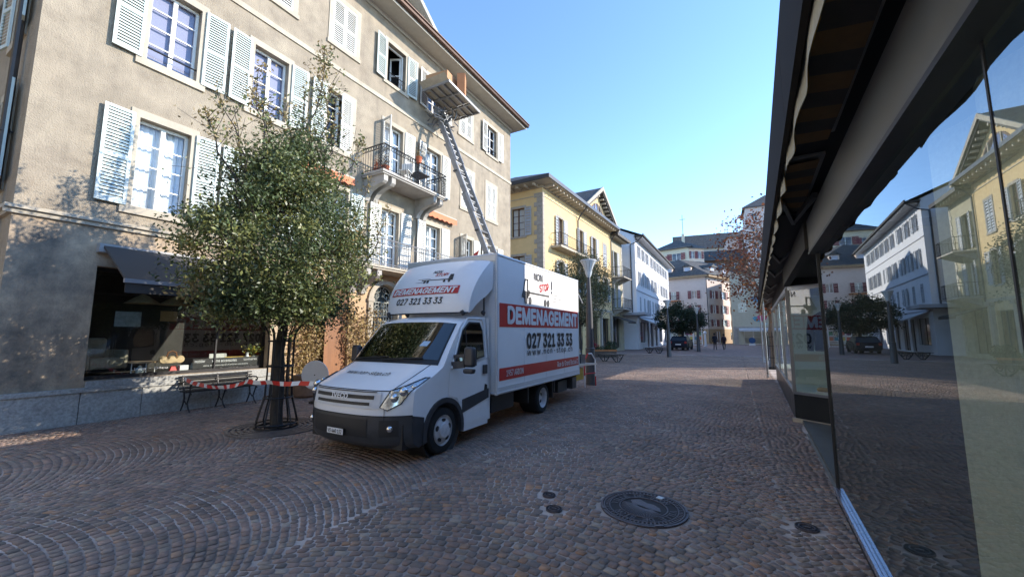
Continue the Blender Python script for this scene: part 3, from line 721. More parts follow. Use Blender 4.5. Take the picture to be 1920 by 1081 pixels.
    for s0, s1, w in ((5.98,6.22,.54),(5.58,5.80,.51),(5.22,5.40,.46)):
        for (a0,a1) in ((-w,-.155),(-.155,.155),(.155,w)): patch(m, a0, a1, s0, s1, 8, 2, .017)
    m.build('slots', K['black'], gr)
    lb = P(0,5.68,.035); text('IVECO', 'badge', K['wvinyl'], gr, plane_mtx(lb, (1,0,0), (0,.15,1)), .065, .30, bold=.05)
    m = MB(); patch(m, -.50, .44, 1.5, 3.3, 12, 5, .012); m.build('lower_grille', K['black'], r, smooth=True)
    for s in (-1,1): m = MB(); patch(m, s*.60, s*.84, 1.6, 3.1, 5, 3, .012); m.build('bumper_recess', K['black'], r, smooth=True)
    # bonnet shut line
    m = MB(); m.tube([P(-.70+1.4*i/16, 6.62, .006) for i in range(17)], .006, 4); 
    for s in (-1,1): m.tube([P(s*(.70+.08*i/6), 6.62+4.0*i/6, .004) for i in range(7)], .005, 4)
    m.build('shut_line', K['black'], body)
    t = text('www.non-stop.ch', 'bonnet_lettering', K['black'], r, plane_mtx((0,3.86,1.09), (1,0,0), (0,.9,.42)), .12, .82, bold=.006, shear=.2, depth=.0)
    for v in t.data.vertices:   # lay the letters on the bonnet curve
        a = max(-.99,min(.99, v.co.x/.86)); s = 8+(v.co.y-3.70)/.25; q = P(a*.9, max(7.5,s), .0); v.co = (v.co.x, q.y+(v.co.y-3.86)*0, q.z+.012) if False else (v.co.x, v.co.y+P(a*.9,8.6).y-P(0,8.6).y, P(a*.9, 8+(v.co.y-3.70)/.25).z+.010)
    # headlights
    for s in (-1,1):
        oa = [(.60,5.15),(.70,4.9),(.86,5.35),(.955,6.2),(.99,8.6),(.93,8.55),(.82,7.6),(.70,6.75)]
        hl = MB(); pts = [P(s*a, q, .010) for a, q in oa]
        cen = P(s*.82, 6.4, .016)
        hl.add([cen]+pts, [(0,i+1,(i+1)%len(pts)+1) for i in range(len(pts))]); h = hl.build('headlight', M('headlamp_reflector', (.62,.63,.64), .12, metal=.85, var=.4, sc=25), r, smooth=True)
        hb = MB()
        for (a,q,rr) in ((.76,5.7,.055),(.86,6.5,.06),(.93,7.4,.035)): c = P(s*a,q,.0); hb.ball(c, rr, 10)
        hb.build('lamp_bowl', K['chrome'], h, smooth=True)
        hc = MB(); hc.tube([P(s*a,q,.014) for a,q in oa], .007, 4, closed=True); hc.build('seal', K['black'], h)
    # seams and fog lamp openings in the bumper
    m = MB()
    for s in (-1,1): m.tube([P(s*.66, q, .010) for q in (2.95,3.5,4.0,4.5,5.0)], .004, 4)
    m.tube([P(-1+2*i/24, 4.05, .007) for i in range(25)], .006, 4)
    m.build('bumper_seam', K['black'], r)
    for s in (-1,1):
        m = MB(); m.ball(P(s*.73,2.3,.0), .045, 12); m.build('fog_lamp', K['chrome'], r, smooth=True)
    # number plate
    pm = P(.02, 1.72, .03); m = MB(); c = Vector((-.02, pm.y-.01, .395)); m.box(c.x-.15,c.y-.004,c.z-.035,c.x+.15,c.y+.006,c.z+.035); pl = m.build('number_plate', K['wvinyl'], r)
    m = MB(); m.box(c.x-.157,c.y-.002,c.z-.042,c.x+.157,c.y+.008,c.z+.042); m.build('plate_frame', K['black'], pl)
    text('VS 440 132', 'registration', K['black'], pl, plane_mtx((c.x,c.y-.006,c.z),(1,0,0),(0,0,1)), .046, .26, bold=.015)
    # side windows, doors, handles, mirrors
    for s in (-1,1):
        S2 = lambda y, z, d, s=s: (s*(tum(z)+d), y, z)
        win = [(4.60,1.14),(5.40,1.24),(5.42,1.66),(5.36,1.79),(5.06,1.79),(4.88,1.66)]
        d = MB(); d.tube([S2(y,z,.002) for y,z in ((4.47,.70),(4.47,1.12),(4.86,1.70),(5.02,1.84),(5.42,1.845),(5.47,1.75),(5.47,.30),(4.84,.28))], .005, 4)
        d.quad(*[S2(y,z,.001) for y,z in ((4.5,1.10),(5.42,1.22),(5.42,1.8),(5.04,1.81),(4.86,1.68))])
        dr = d.build('door', K['black'], r) if False else None
        door = MB(); door.prism([(4.80,.30),(5.46,.30),(5.46,1.20),(4.5,1.08),(4.48,.75),(4.68,.70),(4.79,.52)], lambda y,z,dd,S2=S2: S2(y,z,dd), .002, .006)
        door.tube([S2(y,z,.004) for y,z in ((5.02,1.84),(5.42,1.845),(5.47,1.75),(5.465,1.22))], .012, 5); door.tube([S2(y,z,.004) for y,z in ((4.55,1.12),(4.86,1.68),(5.02,1.83))],.014,5)
        dr = door.build('door', K['tpaint'], r)
        g = MB(); g.add([S2(y,z,.006) for y,z in win], [tuple(range(6))]); g.build('seal', K['black'], dr)
        win2 = [(4.66,1.165),(5.385,1.265),(5.395,1.655),(5.35,1.765),(5.07,1.765),(4.9,1.645)]
        g = MB(); g.add([S2(y,z,.010) for y,z in win2], [tuple(range(6))]); g.build('side_window', K['tglass'], dr)
        g = MB(); g.prism([(4.92,1.2),(4.94,1.2),(4.96,1.70),(4.94,1.69)], lambda y,z,dd,S2=S2: S2(y,z,dd), .008, .014); g.build('quarter_bar', K['black'], dr)
        g = MB(); g.prism([(5.33,.98),(5.44,.98),(5.44,1.12),(5.33,1.12)], lambda y,z,dd,S2=S2: S2(y,z,dd), .006, .03); g.build('handle', K['plastic'], dr, bevel=.006)
        g = MB(); g.prism([(5.36,.66),(5.46,.64),(5.46,.80),(5.40,.82)], lambda y,z,dd,S2=S2: S2(y,z,dd), .006, .012); g.build('fuel_flap', K['black'], dr)
        g = MB(); g.box(s*.93, 4.60, 1.20, s*1.22, 4.66, 1.26) if False else None
        g.bar((s*.92,4.58,1.16),(s*1.10,4.62,1.18),.05,.1); g.bar((s*.92,4.62,1.28),(s*1.10,4.64,1.3),.04,.05)
        mm = MB(); cx = s*1.17
        mm.pts8([(cx-.09,4.60,1.14),(cx+.09,4.60,1.14),(cx+.09,4.70,1.14),(cx-.09,4.70,1.14),(cx-.085,4.61,1.42),(cx+.085,4.61,1.42),(cx+.085,4.70,1.42),(cx-.085,4.70,1.42)])
        mr = mm.build('mirror', K['plastic'], r, bevel=.035, smooth=True)
        mm = MB(); mm.quad((cx-.08,4.704,1.16),(cx+.08,4.704,1.16),(cx+.08,4.704,1.40),(cx-.08,4.704,1.40)); mm.build('mirror_glass', K['chrome'], mr)
        mm = MB(); mm.pts8([(cx-.085,4.60,1.05),(cx+.07,4.60,1.05),(cx+.07,4.69,1.05),(cx-.085,4.69,1.05),(cx-.09,4.60,1.115),(cx+.09,4.60,1.115),(cx+.09,4.69,1.115),(cx-.09,4.69,1.115)]); mm.build('lower_mirror', K['plastic'], mr, bevel=.02)
        g.build('mirror_arm', K['plastic'], mr)
        g = MB(); g.box(s*.60,4.86,.20,s*.925,5.5,.28); g.build('step', K['tpaint'], r)
    # wheels
    def wheel(x, y, s, dual=False):
        w = MB(); rr = .31; ww = .20 if not dual else .42
        w.lathe([(.2,-.0),(.235,.0),(rr-.03,.005),(rr-.006,.03),(rr,.06),(rr,ww-.06),(rr-.006,ww-.03),(rr-.03,ww-.005),(.2,ww)], (x,y,rr), 32, 'x', -s, caps=False)
        o = w.build('wheel', K['rubber'], r, smooth=30)
        for k2 in range(3):
            pass
        h = MB()
        if not dual:
            h.lathe([(.205,.012),(.2,.03),(.178,.035),(.165,.03),(.16,.012),(.10,-.008),(.095,-.03),(.06,-.035),(.0001,-.03)], (x,y,rr), 28, 'x', -s, caps=False)
        else:
            h.lathe([(.205,.01),(.2,.02),(.185,.035),(.17,.10),(.10,.13),(.095,.10),(.0001,.09)], (x,y,rr), 28, 'x', -s, caps=False)
        hub = h.build('rim', K['steel'], o, smooth=30)
        for i in range(5 if not dual else 6):
            h = MB()
            a = 2*math.pi*i/(5 if not dual else 6)+.3; rad = .135
            pts = [(y+math.cos(a)*rad+.022*math.cos(t)*1.0*math.cos(a)-.036*math.sin(t)*math.sin(a), rr+math.sin(a)*rad+.022*math.cos(t)*math.sin(a)+.036*math.sin(t)*math.cos(a)) for t in np.linspace(0,6.28,10)[:-1]]
            xx = x - s*(.0 if not dual else .112)
            h.prism(pts, lambda yy,zz,d,s=s: (xx+s*(-.012+d), yy, zz), 0, .02); h.build('vent_hole', K['black'], hub)
        h = MB()
        for i in range(6): a = 2*math.pi*i/6; h.ball((x+s*(.028 if not dual else -.09), y+.065*math.cos(a), rr+.065*math.sin(a)), .012, 6)
        h.build('wheel_nut', K['steel'], hub)
    for s in (-1,1): wheel(s*.925, 4.40, s); wheel(s*.93, 7.60, s, True)
    # chassis
    m = MB()
    for x in (-.4,.4): m.box(x-.04,5.5,.36,x+.04,9.5,.52)
    m.box(-.9,7.0,.66,.9,8.2,.7)
    for s in (-1,1):
        m.box(s*.62,8.15,.62,s*.93,8.2,.36); m.box(s*.62,6.9,.62,s*.93,6.95,.3); m.box(s*.6,5.65,.32,s*.9,6.4,.58)
        m.prism([(8.02,.25),(8.06,.25),(8.06,.66),(8.02,.66)], lambda y,z,d,s=s:(s*d,y,z), .62,.95)
    m.lathe([(.09,-.6),(.09,.6)],(0,7.6,.31),10,'x'); m.lathe([(.16,-.12),(.16,.12)],(0,7.6,.31),12,'x')
    m.build('chassis', K['black'], r)
    for q in ((.45,8.55,.28,.86,9.1,.52),(.40,9.2,.30,.96,9.48,.56),(-.9,9.3,.3,-.4,9.5,.5)): m = MB(); m.box(*q); m.build('tool_box', K['plastic'], r, bevel=.01)
    # the box body
    X, Y0, Y1, Z0, Z1 = 1.005, 5.64, 9.58, .62, 2.955
    m = MB(); m.box(-X,Y0,Z0,X,Y1,Z1); bx = m.build('box_body', K['tbox'], r, bevel=.012)
    m = MB(); e = .028
    for x in (-X,X):
        for y in (Y0,Y1): m.lathe([(e,Z0-.01),(e,Z1+.012)],(x-math.copysign(.016,x),y+(.016 if y==Y0 else -.016),0),12)
        for z in (Z0,Z1): m.tube([(x-math.copysign(.015,x),Y0,z-(.016 if z==Z1 else -.016)),(x-math.copysign(.015,x),Y1,z-(.016 if z==Z1 else -.016))],e,10)
        m.box(x-.0 if x<0 else x, Y0+.03, Z0+.03, x+math.copysign(.006,x), Y1-.03, Z0+.11)
    for y in (Y0,Y1): m.tube([(-X,y+(.016 if y==Y0 else -.016),Z1-.016),(X,y+(.016 if y==Y0 else -.016),Z1-.016)],e,10); m.tube([(-X,y,Z0+.016),(X,y,Z0+.016)],.02,8)
    m.box(-X+.03,Y0-.012,Z1-.12,X-.03,Y0-.001,Z1-.02); m.build('edge_profile', M('box_edge_paint', (.66,.67,.68), .35, metal=.2, var=.06), bx)
    m = MB()
    for s in (-1,1):
        for i in range(46):
            z = Z0+.05+i*(Z1-Z0-.1)/45; m.ball((s*(X-.05),Y0-.002,z),.006,4); m.ball((s*(X+.002),Y0+.04,z),.005,4)
        for i in range(70): y = Y0+.04+i*(Y1-Y0-.08)/69; m.ball((s*(X+.006),y,Z0+.10),.005,4)
    m.build('rivet', K['alu'], bx)
    m = MB()
    for s in (-1,1):
        for yy in (6.62,7.6,8.6): m.box(s*X,yy-.004,Z0+.12,s*(X+.0015),yy+.004,Z1-.05)
    m.build('panel_joint', M('panel_joint', (.5,.51,.53), .4), bx)
    # side graphics, on both sides
    for s in (1,-1):
        ux = (0,s,0); ya, yb = Y0+.08, Y1-.06
        def sp(t, z, d=.004): # t 0..1 left to right as read
            y = ya+(yb-ya)*t if s > 0 else yb-(yb-ya)*t
            return (s*(X+d), y, z)
        def band(t0,t1,zl,zr,h,nm,mat,d=.005):
            m = MB(); pts = [sp(t0,zl,d),sp(t1,zr,d),sp(t1,zr+h,d),sp(t0,zl+h,d)]; m.add(pts,[(0,1,2,3)]); return m.build(nm, mat, r)
        W_ = yb-ya
        band(0,1,1.72,1.745,.405,'red_band',K['red']); band(0,1,.83,.85,.205,'red_band',K['red'])
        def T(txt, t, z, h, w, mat, nm='side_lettering', **k): text(txt, nm, mat, r, plane_mtx(sp(t,z,.009), ux, (0,0,1)), h, w, **k)
        T('DEMENAGEMENT', .525, 1.935, .285, W_*.90, K['wvinyl'], bold=.075)
        T('027 321 33 33', .575, 1.475, .27, W_*.62, K['black'], bold=.06)
        T('www.non-stop.ch', .575, 1.245, .15, W_*.62, K['black'], bold=.012, spacing=1.25)
        T('1957 ARDON', .06, .94, .105, .62, K['wvinyl'], align='LEFT', bold=.02)
        T('Rue du Grand Bocluai 2', .985, .945, .115, W_*.34, K['wvinyl'], align='RIGHT', bold=.012)
        dg = M('dark_grey_vinyl', (.055,.055,.06), .5)
        T('NON', .40, 2.74, .145, .40, dg, bold=.03)
        text('STOP', 'side_lettering', K['red'], r, plane_mtx(sp(.475,2.56,.009), (0,s*.98,.17), (0,-s*.17,.98)), .15, .46, bold=.03)
        text('!', 'side_lettering', dg, r, plane_mtx(sp(.575,2.60,.009), (0,s,0), (0,0,1)), .26, .05, bold=.02)
        # little lorry drawing
        m = MB()
        def poly(pp, d=.008): m.add([sp(.21+u*.255, 2.28+v*.0+v, d) for u,v in pp], [tuple(range(len(pp)))])
        poly([(.0,.0),(.28,.0),(.28,.12),(.12,.14),(.05,.13),(.0,.05)]); poly([(.05,.13),(.14,.37),(.18,.37),(.09,.13)]); poly([(.14,.345),(.28,.345),(.28,.37),(.14,.37)]); poly([(.23,.0),(.28,.0),(.28,.37),(.23,.37)])
        poly([(.30,.10),(1.3,.10),(1.3,.135),(.30,.135)]); poly([(.28,.05),(.34,.05),(.34,.16),(.28,.16)])
        for uu in (.18,.36,1.08,1.24):
            c = sp(.21+uu*.255, 2.245, .01); n = 14
            m.add([(c[0], c[1]+.062*math.cos(2*math.pi*i/n), c[2]+.075*math.sin(2*math.pi*i/n)) for i in range(n)], [tuple(range(n))])
        for j,(u0,u1) in enumerate(((1.45,1.85),(1.5,2.0),(1.45,1.9))): poly([(u0,.02+j*.07),(u1,.015+j*.07),(u1,.023+j*.07),(u0,.028+j*.07)])
        m.build('lorry_drawing', dg, r)
    # roof fairing over the cab
    def fp(a, t):   # a -1..1, t 0 (bottom front) .. 1 (top back)
        hw = .87+.07*t; x = hw*math.sin(a*R(80))/math.sin(R(80)); c = 1-math.cos(a*R(80))
        y = 4.93+.56*t**1.5+.12*c*(1-.3*t)-.10*t*(1-t); z = 1.93+.93*t**.85 - .06*c*t
        return Vector((x, y, z))
    m = MB(); na, nb = 18, 12
    vs = [fp(-1+2*i/na, j/nb) for j in range(nb+1) for i in range(na+1)]
    m.add(vs, [(j*(na+1)+i, j*(na+1)+i+1, (j+1)*(na+1)+i+1, (j+1)*(na+1)+i) for j in range(nb) for i in range(na)])
    for s in (-1,1):
        ed = [fp(s, j/nb) for j in range(nb+1)]; bk = [Vector((s*(.87+.09*math.sin(min(1,j/nb*1.5)*1.57)), ed[j].y+(.06+.50*math.sin(min(1,(j/nb)*1.8)*1.4)*(1-.6*(j/nb)**2)), ed[j].z+(.02 if j<3 else 0))) for j in range(nb+1)]
        bk = [Vector((v.x, min(v.y, 5.60), v.z)) for v in bk]
        vs = ed+bk; m.add(vs, [(j,j+1,nb+1+j+1,nb+1+j) for j in range(nb)])
        vs2 = bk+[Vector((v.x-s*.05, v.y, v.z)) for v in bk]; m.add(vs2, [(j,j+1,nb+1+j+1,nb+1+j) for j in range(nb)])
    fa = m.build('roof_fairing', K['tpaint'], r, smooth=50)
    m = MB(); m.tube([fp(-1+2*i/na,0)+Vector((0,-.01,.0)) for i in range(na+1)], .012, 5); m.build('seal', K['black'], fa)
    m = MB()
    for s in (-1,1):
        m.tube([(s*.8,5.0,1.9),(s*.78,4.96,1.96)],.03,6); m.tube([(s*.84,5.5,1.9),(s*.84,5.5,2.3)],.015,6); m.ball((s*.84,5.48,1.95),.04,8)
    m.build('bracket', K['plastic'], fa)
    def on_f(tob, t0, tz):
        for v in tob.data.vertices:
            x = v.co.x; a = math.degrees(math.asin(max(-1,min(1,x*math.sin(R(80))/(.87+.07*t0)))))/80; q = fp(a, max(0,min(1,(v.co.z-1.93)/.93))**(1/.85)); v.co = (x, q.y-.008, q.z)
    m = MB(); n = 20
    for i in range(n):
        xs = [-.78+1.44*i/n, -.78+1.44*(i+1)/n]; m.quad(*[(x,5,z) for x,z in ((xs[0],2.25),(xs[1],2.25),(xs[1],2.385),(xs[0],2.385))])
    o = m.build('fairing_band', K['red'], r); on_f(o,.5,0)
    def FT(txt, x, z, h, w, mat, dd=-.012, **k):
        o = text(txt, 'fairing_lettering', mat, r, plane_mtx((x,5,z),(1,0,0),(0,0,1)), h, w, depth=0, **k); on_f(o,.5,0)
        for v in o.data.vertices: v.co.y += dd
    FT('DEMENAGEMENT', -.06, 2.318, .095, 1.36, K['wvinyl'], dd=-.004, bold=.06, shear=.25)
    FT('027 321 33 33', -.10, 2.14, .105, 1.0, K['black'], dd=-.0, bold=.03, shear=.2)
    FT('NON', .05, 2.66, .05, .19, K['black'], dd=0, bold=.03, shear=.2); FT('STOP!', .18, 2.60, .055, .26, K['red'], dd=0, bold=.03, shear=.2)
    m = MB()
    for (x0,x1,z0,z1) in ((-.2,.36,2.50,2.515),(-.3,-.02,2.53,2.536),(.36,.46,2.49,2.6),(-.32,-.1,2.47,2.475)): m.quad((x0,5,z0),(x1,5,z0),(x1-(.03 if x0==.36 else 0),5,z1),(x0,5,z1))
    for x in (-.12,-.05,.30,.40): m.add([(x+.024*math.cos(t),5,2.475+.024*math.sin(t)) for t in np.linspace(0,6.28,11)[:-1]],[tuple(range(10))])
    o = m.build('lorry_drawing', K['black'], r); on_f(o,.5,0)
    # tail lift lowered level behind the box
    m = MB(); m.pts8([(-.95,9.62,.80),(.95,9.62,.80),(.95,11.2,.74),(-.95,11.2,.74),(-.95,9.62,.86),(.95,9.62,.86),(.95,11.2,.78),(-.95,11.2,.78)])
    tl = m.build('tail_lift', K['alu'], r)
    m = MB()
    for s in (-1,1): m.bar((s*.6,9.6,.45),(s*.6,10.6,.72),.06,.1); m.box(s*.5,9.58,.4,s*.7,9.66,.6)
    m.build('lift_arm', K['black'], tl)
    m = MB(); m.box(-.9,9.75,.42,.86,10.3,.72); m.build('lift_guard', M('yellow_black_paint', (.5,.30,.02), .5, var=.2), tl)
    m = MB(); m.box(.86,9.585,Z0,1.0,9.60,Z1-.05); m.bar((.98,9.6,2.66),(.98,10.0,2.4),.02,.02); m.build('rear_frame', K['alu'], r)
    shift_children(r, (0,-6.5,0))
mk_truck()
# ================================================================ trees
def leaves(name, C, size, cols, mat, par, asp=.5, droop=.0, **kw):
    C = np.asarray(C); n = len(C)
    d = RNG.normal(size=(n,3)); d[:,2] -= droop; d /= np.linalg.norm(d,axis=1)[:,None]
    u = RNG.normal(size=(n,3)); u -= d*(u*d).sum(1)[:,None]; u /= np.linalg.norm(u,axis=1)[:,None]
    w = np.cross(d,u); L = (size*(.7+.6*RNG.random(n)))[:,None]; B = L*asp
    V = np.stack([C, C+d*L*.5+u*B*.5+w*L*.07, C+d*L, C+d*L*.5-u*B*.5+w*L*.07],1).reshape(-1,3)
    F = np.arange(n*4).reshape(-1,4)
    return npmesh(name, V, F, mat, np.repeat(np.c_[cols, np.ones(n)],4,axis=0), par, **kw)
def limb(mb, p0, p1, r0, r1, n=6, wob=.12, seg=5):
    p0 = np.array(p0, float); p1 = np.array(p1, float); L = np.linalg.norm(p1-p0)
    pts = [p0+(p1-p0)*t + (RNG.normal(size=3)*wob*L*.3*math.sin(math.pi*t) if 0 < t < 1 else 0) for t in np.linspace(0,1,seg+1)]
    mb.tube([tuple(p) for p in pts], [r0+(r1-r0)*t for t in np.linspace(0,1,seg+1)], n); return pts
def crown_tree(name, label, loc, th, tr, cz, rad, ncl, nl, ls, pal, pw, bark, mat, group=None, shoots=(), spread=.26, lean=(0,0), asp=.5, dens=.35, hole=.0, tw=.004, taper=0):
    r = thing(name, label, 'tree', loc, 0, group)
    m = MB(); limb(m, (0,0,-.02), (lean[0],lean[1],th), tr, tr*.75, 10, .03, 6); m.build('trunk', bark, r, smooth=True)
    m = MB(); P, Cc = [], []
    forks = [np.array([lean[0]+.35*rad[0]*math.cos(a), lean[1]+.35*rad[1]*math.sin(a), th+(cz-th)*(.35+.5*RNG.random())]) for a in np.linspace(0,6.28,8)[:-1]]
    forks.append(np.array([lean[0],lean[1],cz+rad[2]*.3]))
    for fk in forks: limb(m, (lean[0],lean[1],th-.05), fk, tr*.5, tr*.22, 6, .25)
    for i in range(ncl):
        while True:
            v = RNG.normal(size=3); v /= np.linalg.norm(v); q = v*(.25+.75*RNG.random()**dens)
            if not (hole and RNG.random() < hole*max(0, math.sin(v[0]*5+v[1]*4+v[2]*6))): break
        tp = 1-taper*max(0, q[2]) 
        c = np.array([q[0]*rad[0]*tp, q[1]*rad[1]*tp, q[2]*rad[2]]) + [lean[0], lean[1], cz]
        c *= 1
        if c[2] < th*.98: c[2] = th*.98+RNG.random()*.25
        fk = min(forks, key=lambda f: np.linalg.norm(f-c)); limb(m, fk, c, tr*.1, tw, 4, .3, 4)
        k = int(nl/ncl*(.6+.8*RNG.random())); sg = spread*(.6+.8*RNG.random())
        pts = c+RNG.normal(size=(k,3))*sg*np.array([1,1,.75]); base = pal[RNG.choice(len(pal), p=pw)]
        P.append(pts); Cc.append(base*(.7+.6*RNG.random((k,1)))*(.93+.14*RNG.random((k,3))))
    for (x,y,z0,z1,k,sg) in shoots:
        top = (x+RNG.normal()*.1, y+RNG.normal()*.1, z1); pts0 = limb(m, (x*.6,y*.6,z0), top, .022, .004, 5, .12, 6)
        for j in range(k//10):
            t = RNG.random()**.8; c = pts0[min(6,int(t*6))]+(pts0[min(6,int(t*6)+1)]-pts0[min(6,int(t*6))])*RNG.random()
            e = c+RNG.normal(size=3)*sg*(1.15-t)+[0,0,.12]; limb(m, c, e, .006, .003, 3, .1, 2)
            pts = c+(e-c)*RNG.random((10,1))*1.1+RNG.normal(size=(10,3))*.05
            base = pal[-1] if t > .55 and RNG.random() < .6 else pal[RNG.choice(len(pal), p=pw)]
            P.append(pts); Cc.append(base*(.7+.6*RNG.random((10,1)))*np.ones((10,3)))
    m.build('branches', bark, r)
    leaves('crown', np.concatenate(P), ls, np.concatenate(Cc), mat, r, asp)
    return r
G = np.array([(.13,.15,.05),(.065,.09,.033),(.19,.20,.065),(.28,.25,.08),(.09,.12,.045),(.30,.22,.09)])
crown_tree('street_tree', 'glossy green evergreen tree with wild upper shoots, in the black guard before the shop window', (-7.0,4.18,0), 2.0, .105, 3.25, (1.3,1.52,1.95), 210, 58000, .066,
    G, [.3,.28,.16,.04,.19,.03], K['bark'], K['leaf'],
    shoots=[(-.05,.55,4.4,7.45,620,.42),(0,.75,4.2,6.6,420,.4),(.1,-.75,4.0,6.1,330,.35),(-.3,-.35,4.2,5.9,260,.3),(.2,-1.5,3.6,5.0,220,.32),(-.2,-1.0,4,5.6,240,.35),(.1,-.2,4.2,5.9,260,.35),(.3,.8,4.2,6.0,260,.35),(.3,1.2,4.0,5.7,260,.3),(0,.1,4.3,6.2,300,.35),(.3,-1.2,3.4,5.2,200,.3),(.1,1.7,3.6,4.9,180,.3),(.2,.2,4.2,5.6,250,.35),(.9,1.75,2.7,4.2,120,.2)], hole=.55, taper=.6, spread=.19)
def tree_guard(name, label, loc, group=None):
    r = thing(name, label, 'tree guard', loc, 0, group); prof = [(.31,.03),(.32,.12),(.27,.32),(.215,.52),(.20,.9),(.20,1.5),(.22,1.62),(.29,1.74)]
    for i in range(10):
        a = 2*math.pi*i/10+.15; m = MB(); m.tube([(q*math.cos(a), q*math.sin(a), z) for q, z in prof], .014, 5); m.build('upright', K['iron'], r)
    for q, z in ((.32,.09),(.222,.52),(.206,1.05),(.206,1.48)):
        m = MB(); ring = [(q*math.cos(t), q*math.sin(t), z) for t in np.linspace(0,6.283,29)[:-1]]; m.tube(ring, .014, 5, closed=True); m.build('hoop', K['iron'], r)
    m = MB()
    m.lathe([(.33,.0),(.33,.05),(.315,.05),(.315,.0)], (0,0,0), 24); m.build('foot_ring', K['iron'], r)
    return r
tree_guard('tree_guard', 'black iron tree guard with a flared foot around the nearest tree trunk', (-7.0,4.18,0))
r = thing('tree_grate', 'round cast grate of concentric rings at the foot of the nearest tree', 'grate', (-7.0,4.18,.002))
m = MB()
for i in range(7):
    q = .17+i*.085; m.lathe([(q,0),(q,.02),(q+.05,.02),(q+.05,0)], (0,0,0), 40, caps=False)
for i in range(8):
    a = math.pi*2*i/8; m.bar((.17*math.cos(a),.17*math.sin(a),.01),(.72*math.cos(a),.72*math.sin(a),.01),.03,.016)
m.build('rings', M('cast_grate', (.14,.12,.11), .6, metal=.3, var=.3, sc=10), r)
# plane tree with russet leaves and its guard by the arcade
PL = np.array([(.24,.09,.045),(.19,.075,.045),(.28,.13,.06),(.13,.055,.04)])
crown_tree('plane_tree', 'bare plane tree keeping a few russet leaves, at the end of the dark awning', (1.45,22.2,0), 2.6, .14, 5.2, (2.2,2.6,2.9), 300, 3600, .13, PL, [.4,.25,.2,.15], K['twig'], K['dryleaf'], spread=.3, asp=.85, dens=.5, tw=.007)
tree_guard('tree_guard', 'black iron tree guard around the plane tree trunk', (1.45,22.2,0))
G2 = np.array([(.10,.11,.045),(.075,.09,.035),(.14,.135,.06),(.17,.14,.07)])
crown_tree('street_tree', 'olive-green round tree behind the truck and the tall lamp, before the yellow house', (-8.3,23.2,0), 2.1, .13, 4.25, (1.9,2.25,2.2), 200, 24000, .095, G2, [.35,.25,.25,.15], K['bark'], K['leaf'], hole=.3,
    shoots=[(0,0,5,6.9,120,.3),(-.5,.8,4.8,6.5,100,.3)])
crown_tree('street_tree', 'dark dense low tree with a flat underside over the parked car', (-4.95,45.4,0), 1.9, .16, 3.25, (2.4,2.4,1.55), 150, 15000, .17, np.array([(.03,.05,.022),(.02,.038,.018),(.045,.06,.03)]), [.4,.4,.2], K['bark'], K['leaf'], spread=.27, hole=.4)
# climbing plants on the ochre wall
for (y0,y1,z0,z1,lab,n) in ((6.50,7.15,.25,2.5,'dried yellowish climber on the pillar left of the brown door',1500),(8.25,8.95,.7,2.9,'dried reddish climber on the wall right of the brown door',1300)):
    r = thing('climbing_plant', lab, 'climber', (-10.27,(y0+y1)/2,0), 0, 'dried climbers on the shop house')
    m = MB(); P = []
    for i in range(9):
        p = np.array([.0, (y0-y1)/2*.7+(y1-y0)*.7*i/8, .02]); pts = [p]
        while pts[-1][2] < z1*(.6+.4*RNG.random()): pts.append(pts[-1]+[0, RNG.normal()*.06, .14])
        m.tube([tuple(q) for q in pts], .008, 4)
        for q in pts:
            if q[2] > z0: P.append(q+RNG.normal(size=(n//90,3))*[.05,.09,.1]+[.05,0,0])
    m.build('stems', K['twig'], r)
    P = np.concatenate(P); bc = np.array([(.40,.30,.14),(.30,.20,.10),(.36,.26,.10)])[RNG.integers(0,3,len(P))]*(.7+.5*RNG.random((len(P),1)))
    leaves('leaves', P, .075, bc, K['dryleaf'], r, .7)
# ================================================================ street furniture
def lamp(loc, label, k=1):
    r = thing('street_lamp', label, 'street lamp', loc, 0, 'street lamps along the middle of the street')
    MB().lathe([(.165,0),(.165,.02),(.155,.04),(.148,1.15),(.12,1.17),(.105,2.2),(.06,3.25),(.05,3.45)], (0,0,0), 20).build('post', K['pole'], r, smooth=True)
    h = MB().lathe([(.05,3.44),(.085,3.5),(.115,3.62),(.15,3.76),(.24,3.93),(.265,3.97)], (0,0,0), 24).build('lamp_bowl', K['lampglass'], r, smooth=True)
    MB().lathe([(.268,3.965),(.275,3.985),(.26,4.01),(.12,4.03),(.001,4.035)], (0,0,0), 24).build('cap', M('lamp_cap', (.5,.5,.5), .5), h, smooth=True)
    m = MB()
    for i in range(12): a = 6.283*i/12; m.tube([(.118*math.cos(a),.118*math.sin(a),3.62),(.155*math.cos(a),.155*math.sin(a),3.76),(.268*math.cos(a),.268*math.sin(a),3.965)], .004, 3)
    m.build('ribs', K['pole'], h)
    return r
l0 = lamp((-4.12,12.47,0), 'tall grey street lamp with conical glass head, just behind the truck')
dup(l0, (-4.2,30.06,0), None, 'grey street lamp in the middle distance, left of the dark parked car')
dup(l0, (-3.1,40.5,0), None, 'farthest dark street lamp, right of the dark tree')
